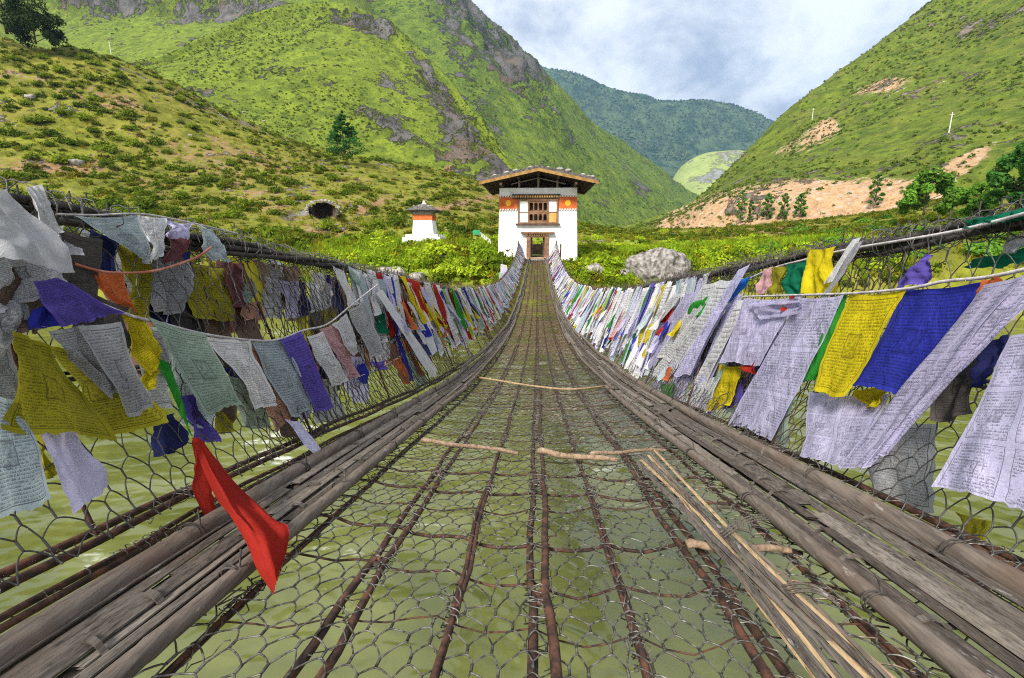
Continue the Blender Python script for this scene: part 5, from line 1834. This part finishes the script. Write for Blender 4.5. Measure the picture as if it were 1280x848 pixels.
def wall_piece(mb, xa, xb, za, zb, y0, y1):
    """xa/xb: x values or 'L','R' for the battered wall edges"""
    def xx(v, z):
        return -hwz(z) if v == 'L' else hwz(z) if v == 'R' else v
    mb.hexa([(xx(xa, za), y0, za), (xx(xb, za), y0, za), (xx(xb, za), y1, za), (xx(xa, za), y1, za), (xx(xa, zb), y0, zb), (xx(xb, zb), y0, zb), (xx(xb, zb), y1, zb), (xx(xa, zb), y1, zb)])


wt_ = Z(4.22)
mb = MB()
dz = Z(.30)
for y0, y1 in ((0, .7), (GD - .7, GD)):
    wall_piece(mb, 'L', -.62, -1.6, dz, y0, y1)
    wall_piece(mb, .62, 'R', -1.6, dz, y0, y1)
    if y0 == 0:
        # window opening above the door
        wall_piece(mb, 'L', 'R', dz, Z(1.36), y0, y1)
        wall_piece(mb, 'L', -1.62, Z(1.36), Z(3.3), y0, y1)
        wall_piece(mb, 1.62, 'R', Z(1.36), Z(3.3), y0, y1)
        wall_piece(mb, 'L', 'R', Z(3.3), wt_, y0, y1)
    else:
        wall_piece(mb, 'L', 'R', dz, wt_, y0, y1)
for s in (-1, 1):
    a, b_ = -1.6, wt_
    xo0, xo1 = hwz(a), hwz(b_)
    mb.hexa([(s * xo0 if s < 0 else xo0 - .7, .7, a), (-xo0 + .7 if s < 0 else xo0, .7, a), (-xo0 + .7 if s < 0 else xo0, GD - .7, a), (s * xo0 if s < 0 else xo0 - .7, GD - .7, a),
             (s * xo1 if s < 0 else xo1 - .7, .7, b_), (-xo1 + .7 if s < 0 else xo1, .7, b_), (-xo1 + .7 if s < 0 else xo1, GD - .7, b_), (s * xo1 if s < 0 else xo1 - .7, GD - .7, b_)])
mb.build("wall", M_WHITE, gate)
# floor of the passage and the upper storey inside
MB().box(-.9, .9, -.4, GD + .8, Z(-1.60), Z(-1.49)).build("doorstep", m_rough("step_stone", (.3, .2, .13), (.42, .3, .2), 5), gate)
MB().box(-2.7, 2.7, .72, GD - .72, Z(.42), Z(.55)).build("upper_floor", M_WOODD, gate)
MB().box(-3.24, 3.24, -.075, -.004, Z(3.62), Z(4.24)).build("frieze", M_WHITE, gate)
for s in (-1, 1):
    rb = MB()
    x0, x1 = (-3.275, -1.72) if s < 0 else (1.72, 3.275)
    rb.box(x0, x1, -.05, -.004, Z(2.56), Z(3.50))
    rbo = rb.build("red_band", M_REDBAND, gate)
    for zc in (Z(2.50), Z(3.56)):
        d = MB()
        for k, xq in enumerate(np.arange(x0 + .05, x1 - .04, .22)):
            d.box(xq, xq + .12, -.12, -.006, zc - .065, zc + .06)
        d.build("dentil_row", M_DENTW, rbo)
        MB().box(x0, x1, -.03, -.005, zc - .05, zc + .045).build("dentil_backing", M_REDBAND, rbo)
    th = np.linspace(0, 2 * PI, 29)[:-1]
    xc, zc = s * 2.50, Z(3.03)
    V = np.concatenate([np.stack([xc + .24 * np.cos(th), np.full(28, -.075), zc + .24 * np.sin(th)], 1), np.stack([xc + .24 * np.cos(th), np.full(28, -.03), zc + .24 * np.sin(th)], 1), [[xc, -.075, zc]]])
    i = np.arange(28)
    j = (i + 1) % 28
    mk("sun_disc", V, [np.stack([i, i + 28, j + 28, j], 1), np.stack([i, j, np.full(28, 56)], 1)], M_SUNDISC, rbo, False)
stp = MB()
for k in range(6):
    stp.box(-1.4, 1.4, GD + 2.2 + k * .34, GD + 2.55 + k * .34, -1.2, Z(-1.45 + k * .2))
o = stp.build("stone_steps", m_rough("step_earth", (.10, .07, .045), (.24, .17, .11), 3, .95, bump=.6, bd=.04))
o.location = (0, GY, gz)
tag(o, "rough earth and stone steps climbing behind the gatehouse doorway", "steps")
# window
win = MB()
win.box(-1.70, -1.56, -.16, -.004, Z(1.36), Z(3.34)).box(1.56, 1.70, -.16, -.004, Z(1.36), Z(3.34))
win.box(-1.56, 1.56, -.16, -.004, Z(3.20), Z(3.34)).box(-1.56, 1.56, -.16, -.004, Z(1.36), Z(1.46))
win.box(-.86, -.76, -.14, -.02, Z(1.46), Z(3.20)).box(.80, .90, -.14, -.02, Z(1.46), Z(3.20))
wino = win.build("window", M_WOOD, gate)
MB().box(-1.86, 1.86, -.30, -.004, Z(1.22), Z(1.355)).build("sill", M_WOODD, wino)
for (xa, xb, za, zb, m) in ((-1.555, -.865, 2.32, 3.195, M_WHITE), (-1.555, -.865, 1.465, 2.25, M_WHITE), (.905, 1.555, 2.32, 3.195, M_WHITE), (.905, 1.555, 1.465, 2.25, M_ORANGE)):
    p_ = MB().box(xa, xb, -.06, -.02, Z(za), Z(zb)).build("shutter_panel", m, wino)
    if m is M_ORANGE:
        p_["label"] = "orange wooden panel, lower right of the window"
MB().box(-1.555, -.865, -.10, -.022, Z(2.25), Z(2.32)).box(.905, 1.555, -.10, -.022, Z(2.25), Z(2.32)).build("rail", M_WOOD, wino)
la = MB()
xs = np.linspace(-.76, .80, 5)
for z0, z1 in ((1.46, 2.28), (2.28, 3.20)):
    la.box(-.758, .798, -.09, -.02, Z(z0 + .001), Z(z0 + .14))
    for k in range(5):
        xm = xs[k]
        la.box(max(xm - .05, -.758), min(xm + .05, .798), -.11, -.02, Z(z0 + .142), Z(z1 - .20))
    # arched heads
    for k in range(4):
        a0, a1 = xs[k], xs[k + 1]
        n_ = 8
        for q_ in range(n_):
            t0, t1 = q_ / n_, (q_ + 1) / n_
            zz0 = z1 - .20 + .10 * math.sin(PI * t0) - .05
            zz1 = z1 - .20 + .10 * math.sin(PI * t1) - .05
            la.hexa([(a0 + (a1 - a0) * t0, -.085, Z(zz0)), (a0 + (a1 - a0) * t1, -.085, Z(zz1)), (a0 + (a1 - a0) * t1, -.025, Z(zz1)), (a0 + (a1 - a0) * t0, -.025, Z(zz0)),
                     (a0 + (a1 - a0) * t0, -.085, Z(z1 - .03)), (a0 + (a1 - a0) * t1, -.085, Z(z1 - .03)), (a0 + (a1 - a0) * t1, -.025, Z(z1 - .03)), (a0 + (a1 - a0) * t0, -.025, Z(z1 - .03))])
    la.box(-.758, .798, -.09, -.02, Z(z1 - .029), Z(z1 - .001))
la.build("lattice", M_WOOD, wino)
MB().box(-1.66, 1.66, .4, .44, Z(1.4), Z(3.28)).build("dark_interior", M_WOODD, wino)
MB().hexa([(-3.0, 2.6, Z(4.23)), (3.0, 2.6, Z(4.23)), (3.0, 2.7, Z(4.23)), (-3.0, 2.7, Z(4.23)), (-.6, 2.6, Z(5.28)), (.6, 2.6, Z(5.28)), (.6, 2.7, Z(5.28)), (-.6, 2.7, Z(5.28))]).build("attic_shade_sheet", M_WOODD, gate)  # added dark sheet, stands in for the shade inside the open attic
co_ = MB()
co_.box(-2.15, 1.75, -.20, -.08, Z(3.36), Z(3.44)).box(-2.2, 1.85, -.34, -.08, Z(3.63), Z(3.72))
cor = co_.build("cornice", M_WOODD, gate)
d = MB()
for xq in np.arange(-1.9, 1.7, .2):
    d.box(xq, xq + .11, -.30, -.085, Z(3.45), Z(3.62))
d.build("dentil_row", M_DENT, cor)
# door
dr = MB()
dr.box(-.95, -.60, -.14, .75, Z(-1.489), Z(.22)).box(.60, .95, -.14, .75, Z(-1.489), Z(.22)).box(-.95, .95, -.14, .72, Z(.222), Z(.33))
dro = dr.build("door_frame", M_WOOD, gate)
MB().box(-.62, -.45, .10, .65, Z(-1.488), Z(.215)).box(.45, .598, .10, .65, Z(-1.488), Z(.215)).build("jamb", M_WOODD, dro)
d = MB()
for xq in np.arange(-.92, .86, .2):
    d.box(xq, xq + .11, -.22, -.003, Z(.345), Z(.52))
d.build("dentil_row", M_DENT, dro)
MB().box(-.95, .95, -.16, -.004, Z(.332), Z(.343)).box(-1.42, 1.42, -.40, -.004, Z(.53), Z(.66)).build("lintel", M_WOOD, dro)
# roof
RY0, RY1 = -2.0, 8.0
ez, rz_ = Z(4.52), Z(5.52)
ex = 4.68
rf_ = MB()
for s in (-1, 1):
    a = (0, rz_)
    b_ = (s * ex, ez)
    th_ = .24
    rf_.hexa([(a[0], RY0, a[1]), (b_[0], RY0, b_[1]), (b_[0], RY1, b_[1]), (a[0], RY1, a[1]), (a[0], RY0, a[1] + th_), (b_[0], RY0, b_[1] + th_), (b_[0], RY1, b_[1] + th_), (a[0], RY1, a[1] + th_)])
roof = rf_.build("roof", M_SHINGLE, gate)
bg_ = MB()
for s in (-1, 1):
    bg_.hexa([(0, RY0 - .08, rz_ - .22), (s * (ex + .05), RY0 - .08, ez - .22), (s * (ex + .05), RY0 - .003, ez - .22), (0, RY0 - .003, rz_ - .22), (0, RY0 - .08, rz_ + .01), (s * (ex + .05), RY0 - .08, ez + .01), (s * (ex + .05), RY0 - .003, ez + .01), (0, RY0 - .003, rz_ + .01)])
bg_.build("bargeboard", M_BARGE, roof)
un = MB()
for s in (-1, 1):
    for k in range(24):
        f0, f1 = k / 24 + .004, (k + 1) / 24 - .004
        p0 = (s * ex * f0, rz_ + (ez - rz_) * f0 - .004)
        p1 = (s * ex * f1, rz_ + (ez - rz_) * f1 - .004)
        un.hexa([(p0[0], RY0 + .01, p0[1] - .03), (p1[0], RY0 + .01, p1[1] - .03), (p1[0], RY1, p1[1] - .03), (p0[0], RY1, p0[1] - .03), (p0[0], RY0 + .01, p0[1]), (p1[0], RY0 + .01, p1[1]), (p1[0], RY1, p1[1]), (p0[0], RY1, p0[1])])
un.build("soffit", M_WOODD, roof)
for y in np.arange(RY0 + .5, RY1, 1.1):
    rb = MB()
    for s in (-1, 1):
        rb.hexa([(s * .0, y, rz_ - .20), (s * ex * .98, y, ez - .18), (s * ex * .98, y + .12, ez - .18), (0, y + .12, rz_ - .20), (0, y, rz_ - .05), (s * ex * .98, y, ez - .04), (s * ex * .98, y + .12, ez - .04), (0, y + .12, rz_ - .05)])
    rb.build("rafter", M_WOODD, roof)
for xq, zq in ((-3.0, 4.30), (3.0, 4.30), (0, 5.12), (-1.6, 4.85), (1.6, 4.85)):
    MB().box(xq - .10, xq + .10, RY0 + .15, RY1 - .3, Z(zq), Z(zq + .20)).build("purlin", M_WOODD, roof)
for y in (.1, GD - .4):
    tr = MB()
    tr.box(-.09, .09, y, y + .18, Z(4.245), Z(5.1))
    for s in (-1, 1):
        tr.box(s * 1.6 - .08, s * 1.6 + .08, y, y + .18, Z(4.245), Z(4.84))
        tr.hexa([(s * .12, y + .05, Z(4.98)), (s * 2.3, y + .05, Z(4.52)), (s * 2.3, y + .15, Z(4.52)), (s * .12, y + .15, Z(4.98)), (s * .12, y + .05, Z(5.06)), (s * 2.3, y + .05, Z(4.60)), (s * 2.3, y + .15, Z(4.60)), (s * .12, y + .15, Z(5.06))])
    tr.build("truss", m_rough("pale_timber", (.20, .16, .12), (.34, .28, .23), 4), roof)
rng = np.random.default_rng(3)
for k in range(16):
    f = rng.uniform(-.97, .97)
    x = f * ex
    s0 = rng.uniform(.10, .2)
    o = rock_mesh("roof_stone", M_ROCKPALE, s0 * 1.5, s0 * 1.2, s0 * .8, k * 3.3, 2, .25, roof)
    o.location = (x, RY0 + rng.uniform(.1, 1.2), rz_ + (ez - rz_) * abs(f) + .24 + s0 * .5)

# ------------------------------------------------------------------ small shrine left of the gatehouse
SP = atY(532, 303, 50)
shr = empty("chorten", tuple(SP))
tag(shr, "small white chorten shrine with red band and dark roof left of the gatehouse", "shrine")


def frust(mb, h0, h1, z0, z1):
    mb.hexa([(-h0, -h0, z0), (h0, -h0, z0), (h0, h0, z0), (-h0, h0, z0), (-h1, -h1, z1), (h1, -h1, z1), (h1, h1, z1), (-h1, h1, z1)])
    return mb


mb = MB()
frust(mb, 2.0, 1.98, -.9, .50)
frust(mb, 1.75, 1.7, .50, .82)
M_STAINW = m_rough("stained_whitewash", (.38, .33, .29), (.78, .76, .73), 2.2, .9, lo=.36, hi=.52)
mb.build("plinth", M_STAINW, shr)
frust(MB(), 1.12, 1.0, .82, 2.28).build("body", M_WHITE, shr)
frust(MB(), 1.03, 1.03, 2.285, 2.86).build("red_band", M_REDBAND, shr)
frust(MB(), .98, .98, 2.865, 3.12).build("frieze", m_rough("grey_frieze", (.3, .28, .26), (.45, .42, .4), 4), shr)
mb = MB()
frust(mb, 1.45, 1.62, 3.125, 3.30)
frust(mb, 1.66, .35, 3.305, 3.95)
rfo = mb.build("roof", M_SHINGLE, shr)
mb = MB()
zz_ = np.linspace(3.9, 4.35, 8)
mb.tubes(np.stack([0 * zz_, 0 * zz_, zz_], 1), [.28, .3, .22, .12, .16, .12, .06, .02], 10)
mb.build("finial", M_WHITE, rfo, True)
for k in range(10):
    a = rng.uniform(0, 6.28)
    o = rock_mesh("roof_stone", M_ROCKPALE, .12, .1, .08, k * 2.3 + 50, 2, .25, rfo)
    rr = rng.uniform(.8, 1.35)
    m_ = max(abs(math.cos(a)), abs(math.sin(a)))
    o.location = (rr * math.cos(a) / m_, rr * math.sin(a) / m_, 3.305 + (1.66 - rr) / 1.31 * .645 + .05)

# green notice on a post and a little white flag line beside the gatehouse
P = atY(596, 301, 47)
P[2] = drop_z(P[0], P[1])
hh = float(atY(596, 289, 47)[2] - P[2])
e = empty("notice_board", tuple(P))
tag(e, "small green notice on a post between shrine and gatehouse", "sign")
MB().tubes(np.array([[0, 0, -.3], [0, 0, hh]]), .04, 8, True).build("post", M_BARK, e, True)
MB().box(-.35, .35, -.075, -.045, hh - .35, hh + .1).build("board", m_rough("green_paint", (.02, .22, .09), (.03, .30, .13), 5, .6), e)
A = atY(600, 290, 44)
B = atY(613, 300, 43)
C = np.stack([A + (B - A) * k for k in np.linspace(0, 1, 8)])
o = MB().tubes(C, .012, 5).build("flag_string", M_STRING, None, True)
tag(o, "short string of white flags just left of the gatehouse", "string")
for k in range(6):
    a, b_ = A + (B - A) * (k / 6 + .02), A + (B - A) * ((k + 1) / 6 - .02)
    flag([a, b_, b_ + np.array([.08, 0, -.42]), a + np.array([.08, 0, -.42])], "white", False, "little white flag on the short string beside the gatehouse", 1, nu=4, nv=6, group="little white flags beside the gatehouse")
# flag pole on the left bank hung with white flags
P = atY(628, 326, 36.2)
zb = drop_z(P[0], P[1])
e = MB().tubes(np.array([[0, 0, -.4], [0, 0, float(P[2]) - zb]]), [.06, .045], 8, True).build("flag_pole", M_BARK, None, True)
e.location = (P[0], P[1], zb)
tag(e, "short wooden pole hung with white cloth on the left bank before the gatehouse", "pole")
for k, (du, c) in enumerate(((0, "white"), (4, "lilac"), (-3, "bluewhite"))):
    a = atY(626 + du * .5, 330 + 5 * k, 36.1 - .05 * k)
    flag([a, a + np.array([.45, 0, -.1]), a + np.array([.7, -.1, -1.6]), a + np.array([-.05, -.1, -1.7])], c, True, ("white", "lilac white", "bluish white")[k] + " cloth hanging from the short pole on the left bank", 1, nu=7, nv=10, amp=.04)

# ------------------------------------------------------------------ haze
t = NT("valley_haze")
pv = t.n("VolumePrincipled", Color=(.46, .74, 1.0), Density=1.15e-4, Anisotropy=0.3)
t.t.links.new(pv.outputs[0], t.out.inputs[1])
o = MB().box(-4500, 4500, -400, 3900, -10.0, 1300).build("haze", t.m)
o["kind"] = "stuff"

# ------------------------------------------------------------------ render
SC.render.engine = 'CYCLES'
SC.view_settings.view_transform = 'Standard'
SC.view_settings.look = 'None'
SC.view_settings.exposure = 0.9
SC.view_settings.gamma = 1
SC.cycles.max_bounces = 6
SC.cycles.diffuse_bounces = 3
SC.cycles.transmission_bounces = 3
SC.cycles.volume_bounces = 0
SC.cycles.use_denoising = False
SC.cycles.filter_width = 1.1
